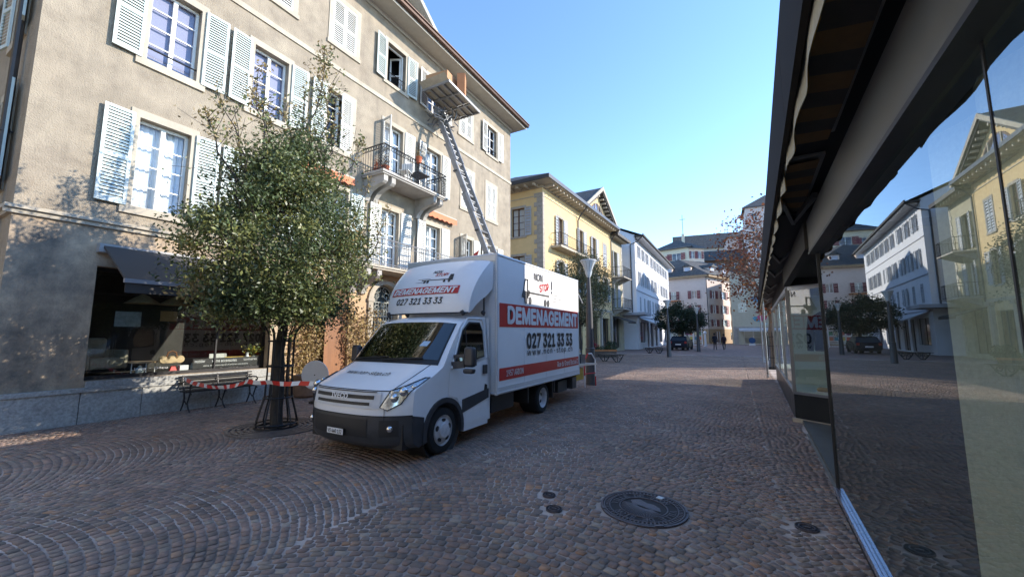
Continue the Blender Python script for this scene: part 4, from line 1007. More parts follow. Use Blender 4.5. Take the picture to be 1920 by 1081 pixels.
# red and white barrier by the lamp
r = thing('barrier', 'small red and white hoop barrier beside the nearest lamp post', 'barrier', (-4.0,12.05,0), R(75))
for i,(a,b,mt) in enumerate((((-.3,0,.0),(-.3,0,.35),'wvinyl'),((-.3,0,.35),(-.3,0,.8),'red'),((.3,0,0),(.3,0,.3),'red'),((.3,0,.3),(.3,0,.8),'wvinyl'),((-.3,0,.8),(-.1,0,1.0),'red'),((-.1,0,1.0),(.1,0,1.0),'wvinyl'),((.1,0,1.0),(.3,0,.8),'wvinyl'),((-.3,0,.4),(.3,0,.4),'red'))):
    m = MB(); m.tube([a,b], .018, 8); m.build('tube', K[mt], r)
def iron_bench(label, loc, rz, L=1.45):
    r = thing('street_bench', label, 'bench', loc, rz)
    for i, (x, z, ang) in enumerate([(.12,.42,0),(.18,.425,0),(.24,.425,0),(.30,.425,0),(.36,.42,0),(.07,.47,0),(.045,.53,0),(.03,.59,0),(.015,.65,0),(.0,.71,0)]):
        m = MB(); m.box(x-.014,-L/2,z-.016,x+.014,L/2,z+.012); m.build('slat', K['iron'], r)
    for s in (-1,0,1):
        m = MB(); y = s*(L/2-.08)
        m.tube([(-.01,y,.73),(.04,y,.55),(.09,y,.44),(.2,y,.40),(.36,y,.41),(.42,y,.37)], .016, 6)
        m.tube([(.38,y,.40),(.33,y,.28),(.28,y,.18),(.34,y,.08),(.42,y,.012)], .016, 6); m.tube([(.10,y,.42),(.14,y,.26),(.1,y,.14),(.02,y,.012)], .016, 6)
        m.tube([(.14,y,.24),(.24,y,.16),(.29,y,.2)], .012, 6)
        if s: m.tube([(.02,y,.60),(.2,y,.62),(.36,y,.62),(.42,y,.58),(.40,y,.54),(.36,y,.56),(.36,y,.42)], .014, 6)
        m.build('cast_support', K['iron'], r)
    return r
iron_bench('dark iron bench with thin slats, against the granite base of the shop window', (-10.24,4.7,0), 0)
def double_bench(label, loc, rz):
    r = thing('street_bench', label, 'bench', loc, rz)
    for s in (-1,1):
        for i in range(5): m = MB(); x = s*(.16+i*.075); m.box(x-.03,-.75,.43,x+.03,.75,.46); m.build('slat', K['benchwood'], r)
    for y in (-.5,.5):
        m = MB()
        for s in (-1,1):
            m.tube([(s*.50,y,.42),(s*.42,y,.30),(s*.3,y,.16),(s*.12,y,.03),(s*.02,y,.012)], .028, 6); m.tube([(0,y,.41),(s*.53,y,.42)], .025, 6)
            m.tube([(s*(.2+.1*math.cos(t)),y,.28+.09*math.sin(t)) for t in np.linspace(0,6.28,11)[:-1]], .018, 5, closed=True)
        m.box(-.16,y-.04,0,.16,y+.04,.04); m.tube([(0,y,.02),(0,y,.42)],.025,6)
        m.build('cast_support', K['iron'], r)
    return r
double_bench('black double bench with scrolled iron legs before the red flower box', (-6.46,23.3,0), R(62))
double_bench('black double bench with scrolled legs before the white house shop window', (-6.1,35.3,0), R(60))
# flower box and bush beside the yellow house
r = thing('flower_box', 'long wooden flower box with red flowers by the yellow house shop', 'planter', (-8.3,27.6,0), R(30))
MB().box(-1.0,-.2,.02,1.0,.2,.42).build('box', K['benchwood'], r); MB().box(-1.03,-.23,.42,1.03,.23,.52).build('rim', M('orange_wood', (.42,.16,.05), .6), r)
P = np.c_[RNG.uniform(-1,1,900), RNG.uniform(-.2,.2,900), RNG.uniform(.45,.75,900)]; leaves('plants', P, .09, np.array([(.05,.08,.03)])*np.ones((900,1)), K['leaf'], r, .6)
P = np.c_[RNG.normal(-.7,.15,350), RNG.normal(0,.12,350), RNG.normal(.85,.12,350)]; leaves('flowers', P, .09, np.array([(.35,.02,.05)])*np.ones((350,1)), K['leaf'], r, .8)
r = thing('potted_bush', 'round dark green bush in a pot right of the flower box', 'plant', (-8.6,31.2,0))
MB().lathe([(.22,0),(.3,.35),(.27,.35),(.2,.3)], (0,0,0), 14).build('pot', K['iron'], r); v = RNG.normal(size=(900,3)); v /= np.linalg.norm(v,axis=1)[:,None]
leaves('foliage', v*.45*RNG.random((900,1))**.3+[0,0,.65], .1, np.array([(.045,.07,.03)])*(.6+.8*RNG.random((900,1))), K['leaf'], r, .6)
# white round board, its block, sack planter, tape
r = thing('round_board', 'white round board with a dark centre dot, propped between tree and truck', 'board', (-8.58,5.95,0), R(24))
m = MB(); m.lathe([(.0001,-.012),(.325,-.012),(.33,-.006),(.33,.006),(.325,.012),(.0001,.012)], (0,0,.66), 40, 'y'); m.build('disc', K['wvinyl'], r, smooth=30)
MB().lathe([(.0001,-.018),(.014,-.018),(.014,.0)], (0,0,.66), 12, 'y').build('centre_screw', K['black'], r)
m = MB(); m.box(-.02,.013,.02,.02,.04,.7); m.box(-.12,.0,.0,.12,.22,.06); m.build('stand', K['iron'], r)
r = thing('foam_block', 'small white block lying on the ground behind the round board', 'block', (-8.75,6.35,0), R(15))
MB().box(-.18,-.12,.001,.18,.12,.13).build('block', K['wvinyl'], r, bevel=.02)
r = thing('sack_planter', 'brown cloth-wrapped tub standing below the dried climber', 'planter', (-9.75,6.55,0), R(10))
m = MB(); m.lathe([(.26,.0),(.32,.06),(.33,.25),(.29,.42),(.31,.56),(.27,.56),(.24,.5)], (0,0,0), 18); m.build('sack', M('brown_sackcloth', (.22,.13,.08), .95, var=.3, sc=6, bump=.8, bs=9), r, smooth=True)
MB().lathe([(.25,.5),(.0001,.52)], (0,0,0), 14).build('soil', K['bark'], r)
r = thing('barrier_tape', 'red and white striped tape stretched from the bench past the tree guard to the truck', 'tape', (-8.3,4.1,0))
pts = []
A = [(-10.15,4.05,.67),(-9.3,4.0,.60),(-8.3,3.93,.63),(-7.34,3.84,.80),(-6.72,3.84,.82),(-6.0,3.9,.84),(-5.42,3.95,.90)]
for i in range(len(A)-1):
    for t in np.linspace(0,1,9)[:-1]: pts.append(np.array(A[i])*(1-t)+np.array(A[i+1])*t+[0,0,-.02*math.sin(math.pi*t)])
m = MB(); off = np.array([-8.3,4.1,0]); s = 0
for i in range(len(pts)-1):
    a, b = pts[i]-off, pts[i+1]-off; s += np.linalg.norm(b-a); tw0 = .5*math.sin(i*.35); tw1 = .5*math.sin((i+1)*.35)
    u = lambda w: np.array([0,math.sin(w),math.cos(w)])*.036
    m.cur = int(s/.17) % 2; m.quad(tuple(a-u(tw0)), tuple(b-u(tw1)), tuple(b+u(tw1)), tuple(a+u(tw0)))
m.build('tape', [M('tape_white', (.75,.75,.74), .4), M('tape_red', (.62,.03,.02), .4)], r)
r = thing('tool_crate', 'dark open crate standing on the lowered tail lift of the truck', 'crate', (-3.85,10.35,.785), R(8))
m = MB(); m.box(-.22,-.3,0,.22,.3,.02)
for a in ((-.22,-.3,.22,-.28),(-.22,.28,.22,.3),(-.22,-.28,-.2,.28),(.2,-.28,.22,.28)): m.box(a[0],a[1],.02,a[2],a[3],.26)
m.build('crate', K['plastic'], r)
r = thing('folded_blanket', 'grey and tan folded removal blanket lying over the crate on the tail lift', 'blanket', (-3.87,10.33,1.048), R(12))
for k2, c in enumerate(((.3,.28,.25),(.35,.22,.12),(.2,.2,.22))): m = MB(); m.box(-.18+k2*.01,-.24,k2*.051,.17-k2*.01,.22,k2*.051+.05); m.build('fold', M('blanket_cloth_%s' % 'abc'[k2], c, .95, var=.3, sc=9), r, bevel=.02)
# manhole covers
def manhole(label, loc, rad, rz, big=True):
    r = thing('manhole_cover', label, 'manhole cover', loc, rz)
    ci = M('cast_iron', (.10,.085,.09), .5, metal=.35, var=.35, sc=14, bump=.3, bs=70); dk = M('cast_iron_recess', (.025,.022,.024), .8)
    MB().lathe([(rad,-.004),(rad,.010),(rad*.955,.012),(rad*.95,.003)], (0,0,0), 56, caps=False).build('frame', ci, r, smooth=30)
    MB().lathe([(rad*.95,.004),(.0001,.0045)], (0,0,0), 48).build('plate', dk, r)
    m = MB()
    if big:
        for q0,q1 in ((.93,.90),(.80,.775),(.56,.535)): m.lathe([(rad*q0,.004),(rad*q0,.012),(rad*q1,.012),(rad*q1,.004)], (0,0,0), 56, caps=False)
        for i in range(60):
            a = 6.283*i/60; m.bar((rad*.81*math.cos(a),rad*.81*math.sin(a),.008),(rad*.88*math.cos(a),rad*.88*math.sin(a),.008),.014,.006)
        for i in range(36):
            a = 3.3+2.8*i/35; m.bar((rad*.18*math.cos(a),rad*.06+rad*.1*math.sin(a)-.01,.008),(rad*.51*math.cos(a),rad*.51*math.sin(a),.008),.006,.006)
        m.add([(rad*x,rad*y,.010) for x,y in ((-.44,.14),(-.30,.34),(-.05,.26),(.1,.3),(.3,.22),(.42,.06),(.2,-.0),(-.1,.02),(-.3,.0))],[tuple(range(9))])
        for a in (.6,2.5,4.0,5.6): m.bar((rad*.97*math.cos(a-.1),rad*.97*math.sin(a-.1),.012),(rad*.97*math.cos(a+.1),rad*.97*math.sin(a+.1),.012),.02,.008)
    else:
        m.lathe([(rad*.7,.004),(rad*.7,.012),(rad*.6,.012),(rad*.6,.004)], (0,0,0), 32, caps=False); m.bar((-rad*.3,0,.009),(rad*.3,0,.009),rad*.2,.007)
    m.build('cast_ribs', ci, r)
    if big:
        for st, word in ((R(205),'VILLE DE SION'),(R(25),'VILLE DE SION')):
            for i, ch in enumerate(word):
                if ch == ' ': continue
                a = st-R(11.5)*i; text(ch, 'letter', ci, r, plane_mtx((rad*.667*math.cos(a),rad*.667*math.sin(a),.004),(math.sin(a),-math.cos(a),0),(math.cos(a),math.sin(a),0)), rad*.15, None if ch == 'I' else rad*.11, bold=.03, depth=.006)
        m = MB(); m.box(-.03,rad*.70,.004,.03,rad*.86,.016); m.build('lifting_lug', M('worn_steel', (.4,.38,.36), .4, metal=.6), r)
    return r
manhole('large round manhole cover cast with VILLE DE SION, in the foreground', (-.84,3.98,.005), .385, R(-20))
manhole('small round valve cover just left of the large manhole', (-1.55,3.55,.005), .075, 0, False)
manhole('tiny plain round cover set in the setts behind the small valve cover', (-1.72,3.82,.005), .065, 0, False)
manhole('dark oval valve cover close to the foot of the shop glass', (.42,4.25,.005), .085, 0, False)
# ================================================================ pots, chair and table on the balcony
def pot(label, loc, q=.12, plant=None):
    r = thing('flower_pot', label, 'flower pot', loc)
    MB().lathe([(q*.7,0),(q,q*1.6),(q*1.1,q*1.6),(q*1.1,q*1.9),(q*.95,q*1.9),(q*.9,q*1.6)], (0,0,0), 14).build('pot', K['terracotta'], r, smooth=30)
    P = RNG.normal(size=(140,3))*[q*.6,q*.6,q*.9]+[0,0,q*3]; leaves('plant', P, .06, np.array([plant or (.2,.14,.06)])*(.6+.8*RNG.random((140,1))), K['dryleaf'], r, .4)
pot('terracotta pot with dry twigs at the near corner of the upper balcony', (-9.6,8.75,6.765)); pot('bright orange-red pot hung on the upper balcony rail', (-9.3,9.95,7.5), .11)
pot('smaller terracotta pot beside the corner pot on the upper balcony', (-9.9,8.65,6.765), .09, (.35,.1,.04))
r = thing('balcony_chair', 'white folding chair on the upper balcony', 'chair', (-9.75,9.75,6.765), R(20))
for (x,y) in ((-.2,-.18),(.2,-.18),(-.2,.18),(.2,.18)): m = MB(); m.tube([(x,y,0),(x*.7,-y,.42)],.015,5); m.build('leg', K['white'], r)
MB().box(-.2,-.2,.42,.2,.2,.45).build('seat', K['white'], r); m = MB(); m.box(-.2,.19,.45,.2,.22,.82); m.build('backrest', K['white'], r)
r = thing('balcony_table', 'small dark slatted table on the upper balcony', 'table', (-9.8,10.5,6.765))
m = MB()
for i in range(8): m.box(-.3,-.32+i*.08,.56,.3,-.26+i*.08,.58)
m.build('tabletop', K['iron'], r)
for s in (-1,1):
    for t in (-1,1): m = MB(); m.tube([(s*.25,t*.25,0),(s*.2,t*.2,.56)],.014,5); m.build('leg', K['iron'], r)
# ================================================================ ladder lift with platform and boxes
r = thing('furniture_lift', 'long grey ladder lift leaning to the top floor window with a tilting platform', 'lift', (-6.0,11.75,0))
def LP(t, w, n=0):  # along the ladder
    x0, z0, x1, z1 = -6.0, .9, -10.15, 10.6; L = math.hypot(x1-x0, z1-z0); nx, nz = (z1-z0)/L, -(x1-x0)/L
    return (x0+(x1-x0)*t+nx*n+6.0, w, z0+(z1-z0)*t+nz*n)
segs = [(0,.36,.34,.0),(.28,.60,.30,.05),(.52,.82,.26,.09),(.74,1.0,.22,.13)]
for t0,t1,w,n in segs:
    m = MB()
    for s in (-1,1): m.bar(LP(t0,s*w,n), LP(t1,s*w,n), .19, .05, (0,1,0)); m.bar(LP(t0,s*w,n+.06), LP(t1,s*w,n+.06), .02, .085, (0,1,0))
    k = int((t1-t0)*10.5/.28)
    for i in range(k+1): t = t0+(t1-t0)*i/k; m.bar(LP(t,-w,n),LP(t,w,n),.03,.03)
    m.build('ladder_section', K['lift'], r)
for t, w in ((.36,.36),(.45,.36),(.60,.32),(.70,.32),(.82,.28)):
    m = MB(); m.box(*(np.array(LP(t,-w,.02))-[.07,0,.03]), *(np.array(LP(t,w,.02))+[.10,0,.03])); m.build('collar', K['pole'], r)
m = MB(); m.box(-1.2,-.5,.45,.9,.5,.62); m.bar((-1.1,0,.6),(.2,0,1.1),.3,.3); 
for s in (-1,1):
    m.bar((-.9,s*.5,.5),(-1.3,s*1.2,.1),.08,.08); m.bar((.7,s*.5,.5),(1.0,s*1.2,.1),.08,.08); m.box(-1.45,s*1.1,.0,-1.15,s*1.3,.08); m.box(.85,s*1.1,.0,1.15,s*1.3,.08)
m.build('trailer', M('lift_red_paint', (.35,.04,.03), .45), r)
for s in (-1,1): m = MB(); m.lathe([(.12,-.08),(.25,-.08),(.28,0),(.25,.08),(.12,.08)], (-.1,s*.62,.28), 20, 'y'); m.build('wheel', K['rubber'], r, smooth=30)
# carriage under the platform
m = MB(); bx, bz = LP(.97,0,.3)[0], LP(.97,0,.3)[2]
for i in range(34):
    a = RNG.uniform(-.42,.42,3)*[1,1.1,.9]; b = a+RNG.normal(size=3)*.2; m.bar((bx+a[0],a[1],bz-.35+a[2]*.8),(bx+b[0],b[1],bz-.35+b[2]*.8),.035,.03)
for s in (-1,1):
    m.bar((bx-.3,s*.25,bz-.7),(bx+.3,s*.25,bz+.0),.06,.06); m.lathe([(.08,-.03),(.08,.03)],(bx,s*.3,bz-.4),12,'y')
m.tube([(bx-.2,.1,bz-.7),(bx+.2,-.2,bz-.5),(bx+.35,.1,bz-.2),(bx+.2,.3,bz-.1)],.03,6)
m.build('carriage', M('carriage_metal', (.17,.165,.16), .45, metal=.5, var=.4, sc=12), r)
def PF(u, v, w): # platform coordinates: u away from wall, v along street
    return (-4.0+u+6.0-5.25+.0, v, 10.72+w+.05*u)
cx = -9.25+6.0
def PF(u, v, w): return (cx+u, v+.0, 10.72+w-.10*v)
for (u0,u1,v0,v1) in ((-.64,.0,-1.05,-.4),(.02,.6,-1.05,-.4),(-.64,.0,-.38,.30),(.02,.6,-.38,.30),(-.64,.0,.34,.9),(.02,.6,.40,.96)):
    m = MB(); m.pts8([PF(u0,v0,0),PF(u1,v0,0),PF(u1,v1,0),PF(u0,v1,0),PF(u0,v0,.035),PF(u1,v0,.035),PF(u1,v1,.035),PF(u0,v1,.035)]); m.build('deck_panel', K['liftpan'], r)
m = MB()
for u in (-.64,-.33,.0,.3,.61): m.bar(PF(u,-1.08,-.04),PF(u,.95,-.04),.05,.08)
for v in (-1.06,-.39,.33,.93): m.bar(PF(-.66,v,-.045),PF(.62,v,-.045),.05,.085)
m.build('deck_frame', K['lift'], r)
for (u0,u1,v0,v1,o) in ((-.62,.6,.98,1.2,.2),(-.62,.6,-1.3,-1.08,.14)):
    m = MB(); m.add([PF(u0,v0,0),PF(u1,v0,0),PF(u1,v1,o if v0>0 else 0),PF(u0,v1,o if v0 > 0 else 0)] if v0>0 else [PF(u0,v0,o),PF(u1,v0,o),PF(u1,v1,0),PF(u0,v1,0)], [(0,1,2,3)]); m.build('side_flap', K['liftpan'], r)
r = thing('red_flag', 'small red cloth at the foot of the visible ladder, above the truck roof', 'flag', (-7.95,11.5,4.3), R(-30))
m = MB(); m.add([(-.18,0,.0),(.18,0,.05),(.2,.05,.24),(-.16,.05,.12),(.0,-.06,.14)],[(0,1,4),(1,2,4),(2,3,4),(3,0,4)]); m.build('cloth', K['red'], r)
for lab, loc, rz, sz in (('large brown cardboard box on the lift platform', (-9.52,11.35,10.80), 8, (.95,.8,.75)),('orange-brown upright carton behind the large box on the platform', (-8.86,11.75,10.83), 30, (.3,.45,.82))):
    r = thing('cardboard_box', lab, 'box', loc, R(rz)); x,y,z = sz
    MB().box(-x/2,-y/2,0,x/2,y/2,z).build('carton', K['cardboard'] if rz == 8 else M('orange_cardboard', (.45,.19,.08), .85), r)
    MB().box(-.03,-y/2-.002,z+.001,.03,y/2+.002,z+.003).build('packing_tape', M('tan_tape', (.33,.2,.1), .3), r)
# ================================================================ shop on the right with the glass front
def mk_shop():
    rz = R(-2.0); O = Vector((.61,0,0))
    def loc(u, v, z=0): return (O.x+u*math.cos(rz)-v*math.sin(rz), u*math.sin(rz)+v*math.cos(rz), z)
    r = thing('glass_fronted_shop', 'dark shop building on the right with mirror-like glass, grey header and striped awnings', 'shop', tuple(O), rz)
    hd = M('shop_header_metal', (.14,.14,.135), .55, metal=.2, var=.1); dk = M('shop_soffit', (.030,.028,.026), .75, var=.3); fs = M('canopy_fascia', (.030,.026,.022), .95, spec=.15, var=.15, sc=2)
    fr = M('anodised_frame', (.33,.34,.36), .3, metal=.7, var=.08)
    m = MB(); m.box(.05,-12,2.8,10,-3.5,5.3); m.box(.05,2.2,2.8,10,9.2,5.3); m.box(.05,-3.499,2.8,.9,2.199,5.3); m.box(.05,9.2,2.8,10,17.4,4.5); m.box(4.5,-12,0,10,17.4,2.799); m.build('roof_block', M('rear_wall_plaster', (.4,.38,.34), .9), r)  # roof gap over the near room is added so sky light reaches the curtain
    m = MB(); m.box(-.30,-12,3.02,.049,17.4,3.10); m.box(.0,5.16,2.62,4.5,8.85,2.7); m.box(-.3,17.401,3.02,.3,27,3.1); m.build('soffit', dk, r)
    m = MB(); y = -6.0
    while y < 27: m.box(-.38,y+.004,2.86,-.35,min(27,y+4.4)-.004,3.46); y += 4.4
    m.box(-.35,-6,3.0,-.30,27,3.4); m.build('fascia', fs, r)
    m = MB(); m.box(-.07,-6,2.47,.04,5.17,2.80); m.build('header', hd, r)
    m = MB(); m.box(-.075,-6,2.44,.0,5.175,2.465); m.build('header_trim', K['black'], r)
    # folded awnings: striped cloth, arms and a scalloped valance
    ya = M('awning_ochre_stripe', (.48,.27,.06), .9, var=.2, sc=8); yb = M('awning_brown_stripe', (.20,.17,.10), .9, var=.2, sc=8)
    yc = M('awning_ochre_shaded_side', (.16,.09,.035), .9, var=.2, sc=8); yd = M('awning_brown_shaded_side', (.06,.05,.04), .9, var=.2, sc=8)  # darker copies of both stripes: shade under the awning put into the colour
    for q in (ya, yb):
        n = q.node_tree; t = n.nodes.new('ShaderNodeBsdfTranslucent'); b = n.nodes['Principled BSDF']; n.links.new(b.inputs[0].links[0].from_socket, t.inputs[0]); ms = n.nodes.new('ShaderNodeMixShader'); n.links.new(b.outputs[0], ms.inputs[1]); n.links.new(t.outputs[0], ms.inputs[2]); n.links.new(ms.outputs[0], n.nodes['Material Output'].inputs[0])
    for (v0,v1) in ((-5.5,3.35),(3.75,8.3),(8.7,13.0),(13.4,17.6),(18.0,26.5)):
        m = MB(); m.tube([(-.325,v0,2.95),(-.325,v1,2.95)], .018, 6); m.box(-.29,v0,2.985,-.06,v1,3.01)
        aw = m.build('awning', M('awning_rail', (.3,.3,.29), .5), r)
        m = MB(); n = int((v1-v0)/.09)
        for i in range(n):
            y0, y1 = v0+(v1-v0)*i/n, v0+(v1-v0)*(i+1)/n; m.cur = (i//2) % 2
            s0, s1 = -.035*abs(math.sin(y0*3.9)), -.035*abs(math.sin(y1*3.9)); w0, w1 = .012*math.sin(y0*9), .012*math.sin(y1*9)
            m.quad((-.33,y0,2.96),(-.33,y1,2.96),(-.335+w1,y1,2.745+s1+.03),(-.335+w0,y0,2.745+s0+.03))
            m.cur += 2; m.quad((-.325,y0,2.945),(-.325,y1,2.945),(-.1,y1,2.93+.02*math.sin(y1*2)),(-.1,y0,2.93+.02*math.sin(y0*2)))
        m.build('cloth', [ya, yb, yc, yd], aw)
        m = MB()
        for i in range(n):
            y0, y1 = v0+(v1-v0)*i/n, v0+(v1-v0)*(i+1)/n; s0, s1 = -.035*abs(math.sin(y0*3.9)), -.035*abs(math.sin(y1*3.9)); w0, w1 = .012*math.sin(y0*9), .012*math.sin(y1*9)
            m.quad((-.336,y0,2.96),(-.336,y1,2.96),(-.341+w1,y1,2.743+s1+.03),(-.341+w0,y0,2.743+s0+.03))
        m.build('valance', M('pale_valance_cloth', (.42,.38,.28), .9, var=.15), aw)
        for y in ((v0+.8, v1-.8) if v0 > 0 else ()):
            m = MB(); m.bar((-.05,y,2.9),(-.16,y+.9,2.88),.04,.05); m.bar((-.16,y+.9,2.86),(-.3,y+.1,2.9),.035,.04); m.build('folding_arm', M('awning_arm', (.16,.16,.155), .5, metal=.3), aw)
    # near glass front
    gl = glass('mirror_shop_glass', 3.5, (.72,.76,.70), refl=(.93,.97,.98))
    m = MB(); m.quad((0,-4,.10),(0,1.585,.10),(0,1.585,2.46),(0,-4,2.46)); g = m.build('shop_glass', gl, r); m = MB(); m.quad((0,1.605,.10),(0,5.14,.10),(0,5.14,2.46),(0,1.605,2.46)); m.build('shop_glass', gl, r)
    m = MB(); m.box(-.002,1.590,.1,.004,1.600,2.46); m.build('glass_joint', K['black'], r)
    m = MB(); m.box(-.035,-4,.055,-.014,5.16,.10); m.box(-.01,-4,.055,.02,5.16,.10); m.build('sill_frame', M('blue_anodised', (.42,.45,.55), .25, metal=.7), r)
    m = MB(); m.box(-.028,-4,.0,.03,5.15,.052); m.box(-.016,5.14,.1,.01,5.155,2.46); m.build('dark_base', K['black'], r)
    # inside
    fl = M('shop_floor', (.10,.105,.095), .6, var=.3, sc=1.5); m = MB(); m.box(.03,-4,.0,4.4,17,.06); m.build('shop_floor', fl, r)
    m = MB(); m.box(3.0,-4,.06,3.1,5.1,2.6); m.box(.05,-4.1,.06,3,-4,2.6); m.build('inner_wall', M('shop_inner_wall', (.12,.125,.115), .9), r)
    # recess between the two windows
    m = MB(); m.box(3.0,5.2,.0,3.1,8.2,2.62); m.box(.02,5.17,.06,1.9,5.2,2.6); m.build('entrance_wall', M('entrance_grey', (.09,.09,.088), .7), r)
    MB().box(.0,5.16,.0,2.98,8.1,.012).build('entrance_slab', M('entrance_slab_stone', (.20,.19,.165), .8, var=.2, sc=5, bump=.15), r)
    # second display window: its front stands askew, facing back up the street
    A0 = Vector((-.06, 9.15)); dx = Vector((.83,-.558)).normalized(); dn = Vector((-dx.y,dx.x))   # dn points inward
    f = lambda a,z,d: (A0.x+dx.x*a+dn.x*(-d), A0.y+dx.y*a+dn.y*(-d), z)
    m = MB(); m.fbox(f, -.03, 2.0, 0, .07, -.3, .05); m.build('stone_kerb', M('beige_kerb', (.42,.36,.27), .8, var=.15), r)
    m = MB(); m.fbox(f, 0, 2.0, .07, .50, -.3, .0); m.box(-.045,9.2,.0,-.0,17.2,.50); m.build('dark_base', M('dark_base_panel', (.016,.019,.02), .35, var=.2), r)
    m = MB()
    m.box(-.075,9.12,.501,-.02,9.17,2.46); m.box(-.06,9.17,.50,-.01,17.2,.545); m.fbox(f,.03,2.0,.50,.545,-.03,.015); m.box(-.06,9.17,2.42,-.01,17.2,2.50); m.fbox(f,.03,2.0,2.42,2.499,-.03,.015)
    for y in (11.6,14.4,17.15): m.box(-.06,y,.545,-.01,y+.05,2.42)
    m.build('window_frame', fr, r)
    g2 = glass('display_glass', 2.5, (.88,.94,.91))
    m = MB(); m.quad(f(.03,.55,-.01),f(2.0,.55,-.01),f(2.0,2.42,-.01),f(.03,2.42,-.01)); m.build('display_pane', g2, r)
    m = MB(); m.quad((-.035,9.18,.55),(-.035,17.14,.55),(-.035,17.14,2.42),(-.035,9.18,2.42)); m.build('side_pane', gl, r)
    m = MB(); m.prism([(-.0,9.2),(1.6,8.15),(3,8.15),(3,17.1),(.0,17.1)], lambda x,y,z: (x,y,z), .50, .56); m.box(.0,10.4,.56,3,10.44,2.4); m.build('display_lining', M('pale_green_lining', (.72,.80,.75), .8, var=.05), r)
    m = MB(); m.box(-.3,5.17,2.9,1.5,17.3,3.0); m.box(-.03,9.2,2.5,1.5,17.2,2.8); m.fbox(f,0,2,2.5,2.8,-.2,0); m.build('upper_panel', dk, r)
    # arcade pole beyond the shop
    for y in (17.6, 26.6): m = MB(); m.tube([(-.3,y,0),(-.3,y,2.95)], .035, 8); m.build('canopy_post', fr, r)
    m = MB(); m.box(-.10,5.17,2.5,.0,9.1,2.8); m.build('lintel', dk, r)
    # things shown in the second window
    j = thing('mannequin_jacket', 'dark jacket hanging on a stand in the small display window', 'jacket', loc(.55,9.55,.56), rz)
    m = MB(); m.lathe([(.12,0),(.12,.02),(.012,.03),(.012,1.5)], (0,0,0), 12); m.build('stand', K['pole'], j)
    jm = M('dark_jacket_cloth', (.02,.022,.03), .9, var=.3)
    m = MB()
    for z0,z1,w0,w1,d0,d1 in ((.72,1.1,.20,.19,.10,.10),(1.1,1.36,.19,.23,.10,.11),(1.36,1.47,.23,.08,.11,.07)):
        m.pts8([(-w0,-d0,z0),(w0,-d0,z0),(w0,d0,z0),(-w0,d0,z0),(-w1,-d1,z1),(w1,-d1,z1),(w1,d1,z1),(-w1,d1,z1)])
    jb = m.build('jacket', jm, j, bevel=.02)
    for s in (-1,1): m = MB(); m.tube([(s*.2,0,1.38),(s*.25,0,1.1),(s*.27,-.02,.72)], [.07,.06,.05], 8); m.build('sleeve', jm, jb, smooth=True)
    m = MB(); m.tube([(-.03,-.12,1.4),(0,-.13,1.0),(.02,-.12,.52)], .045, 6); m.build('scarf', M('maroon_cloth', (.12,.03,.035), .9), jb)
    for lab, u, c in (('beige casual shoe in the small display window', .42, (.48,.35,.22)), ('white trainer beside the beige shoe in the display window', .72, (.7,.7,.66))):
        s = thing('shoe', lab, 'shoe', loc(u,9.0,.561), rz+R(80)); sm = M('shoe_'+lab[:5].strip(), c, .7)
        m = MB(); m.lathe([(.0001,-.14),(.045,-.12),(.05,-.05),(.042,.02),(.048,.09),(.03,.135),(.0001,.15)], (0,0,.055), 12, 'y'); m.build('upper', sm, s, smooth=True); m = MB(); m.prism([(.05,-.13),(.056,0),(.052,.1),(.02,.155),(-.02,.155),(-.052,.1),(-.045,0),(-.05,-.13)], lambda a,b,d: (a,b,d), 0, .025); m.build('sole', K['wvinyl'], s)
    b = thing('display_plinth', 'grey-green block behind the shoes in the display window', 'plinth', loc(.95,9.5,.561), rz); MB().box(-.35,-.12,0,.5,.12,.30).build('block', M('sage_block', (.24,.28,.23), .8), b, bevel=.008)
    b = thing('display_plant', 'tiny green plant standing on the grey-green block', 'plant', loc(.92,9.5,.862), rz)
    MB().lathe([(.03,0),(.04,.06)], (0,0,0), 10).build('pot', K['wvinyl'], b); leaves('foliage', RNG.normal(size=(80,3))*[.04,.04,.06]+[0,0,.14], .04, np.ones((80,1))*np.array([(.1,.16,.05)]), K['leaf'], b)
    c = thing('shop_curtain', 'pale woven curtain hanging behind the nearest shop glass', 'curtain', loc(.14,.6,.07), rz)
    m = MB(); n = 60
    for i in range(n):
        q = [(.05*math.sin(k*.8), -2.6+4.4*k/n) for k in (i,i+1)]; m.quad((q[0][0],q[0][1],0),(q[1][0],q[1][1],0),(q[1][0],q[1][1],2.4),(q[0][0],q[0][1],2.4))
    m.build('cloth', M('woven_curtain_cloth', (.66,.66,.56), .95, var=.15, sc=50), c, smooth=True)
mk_shop()
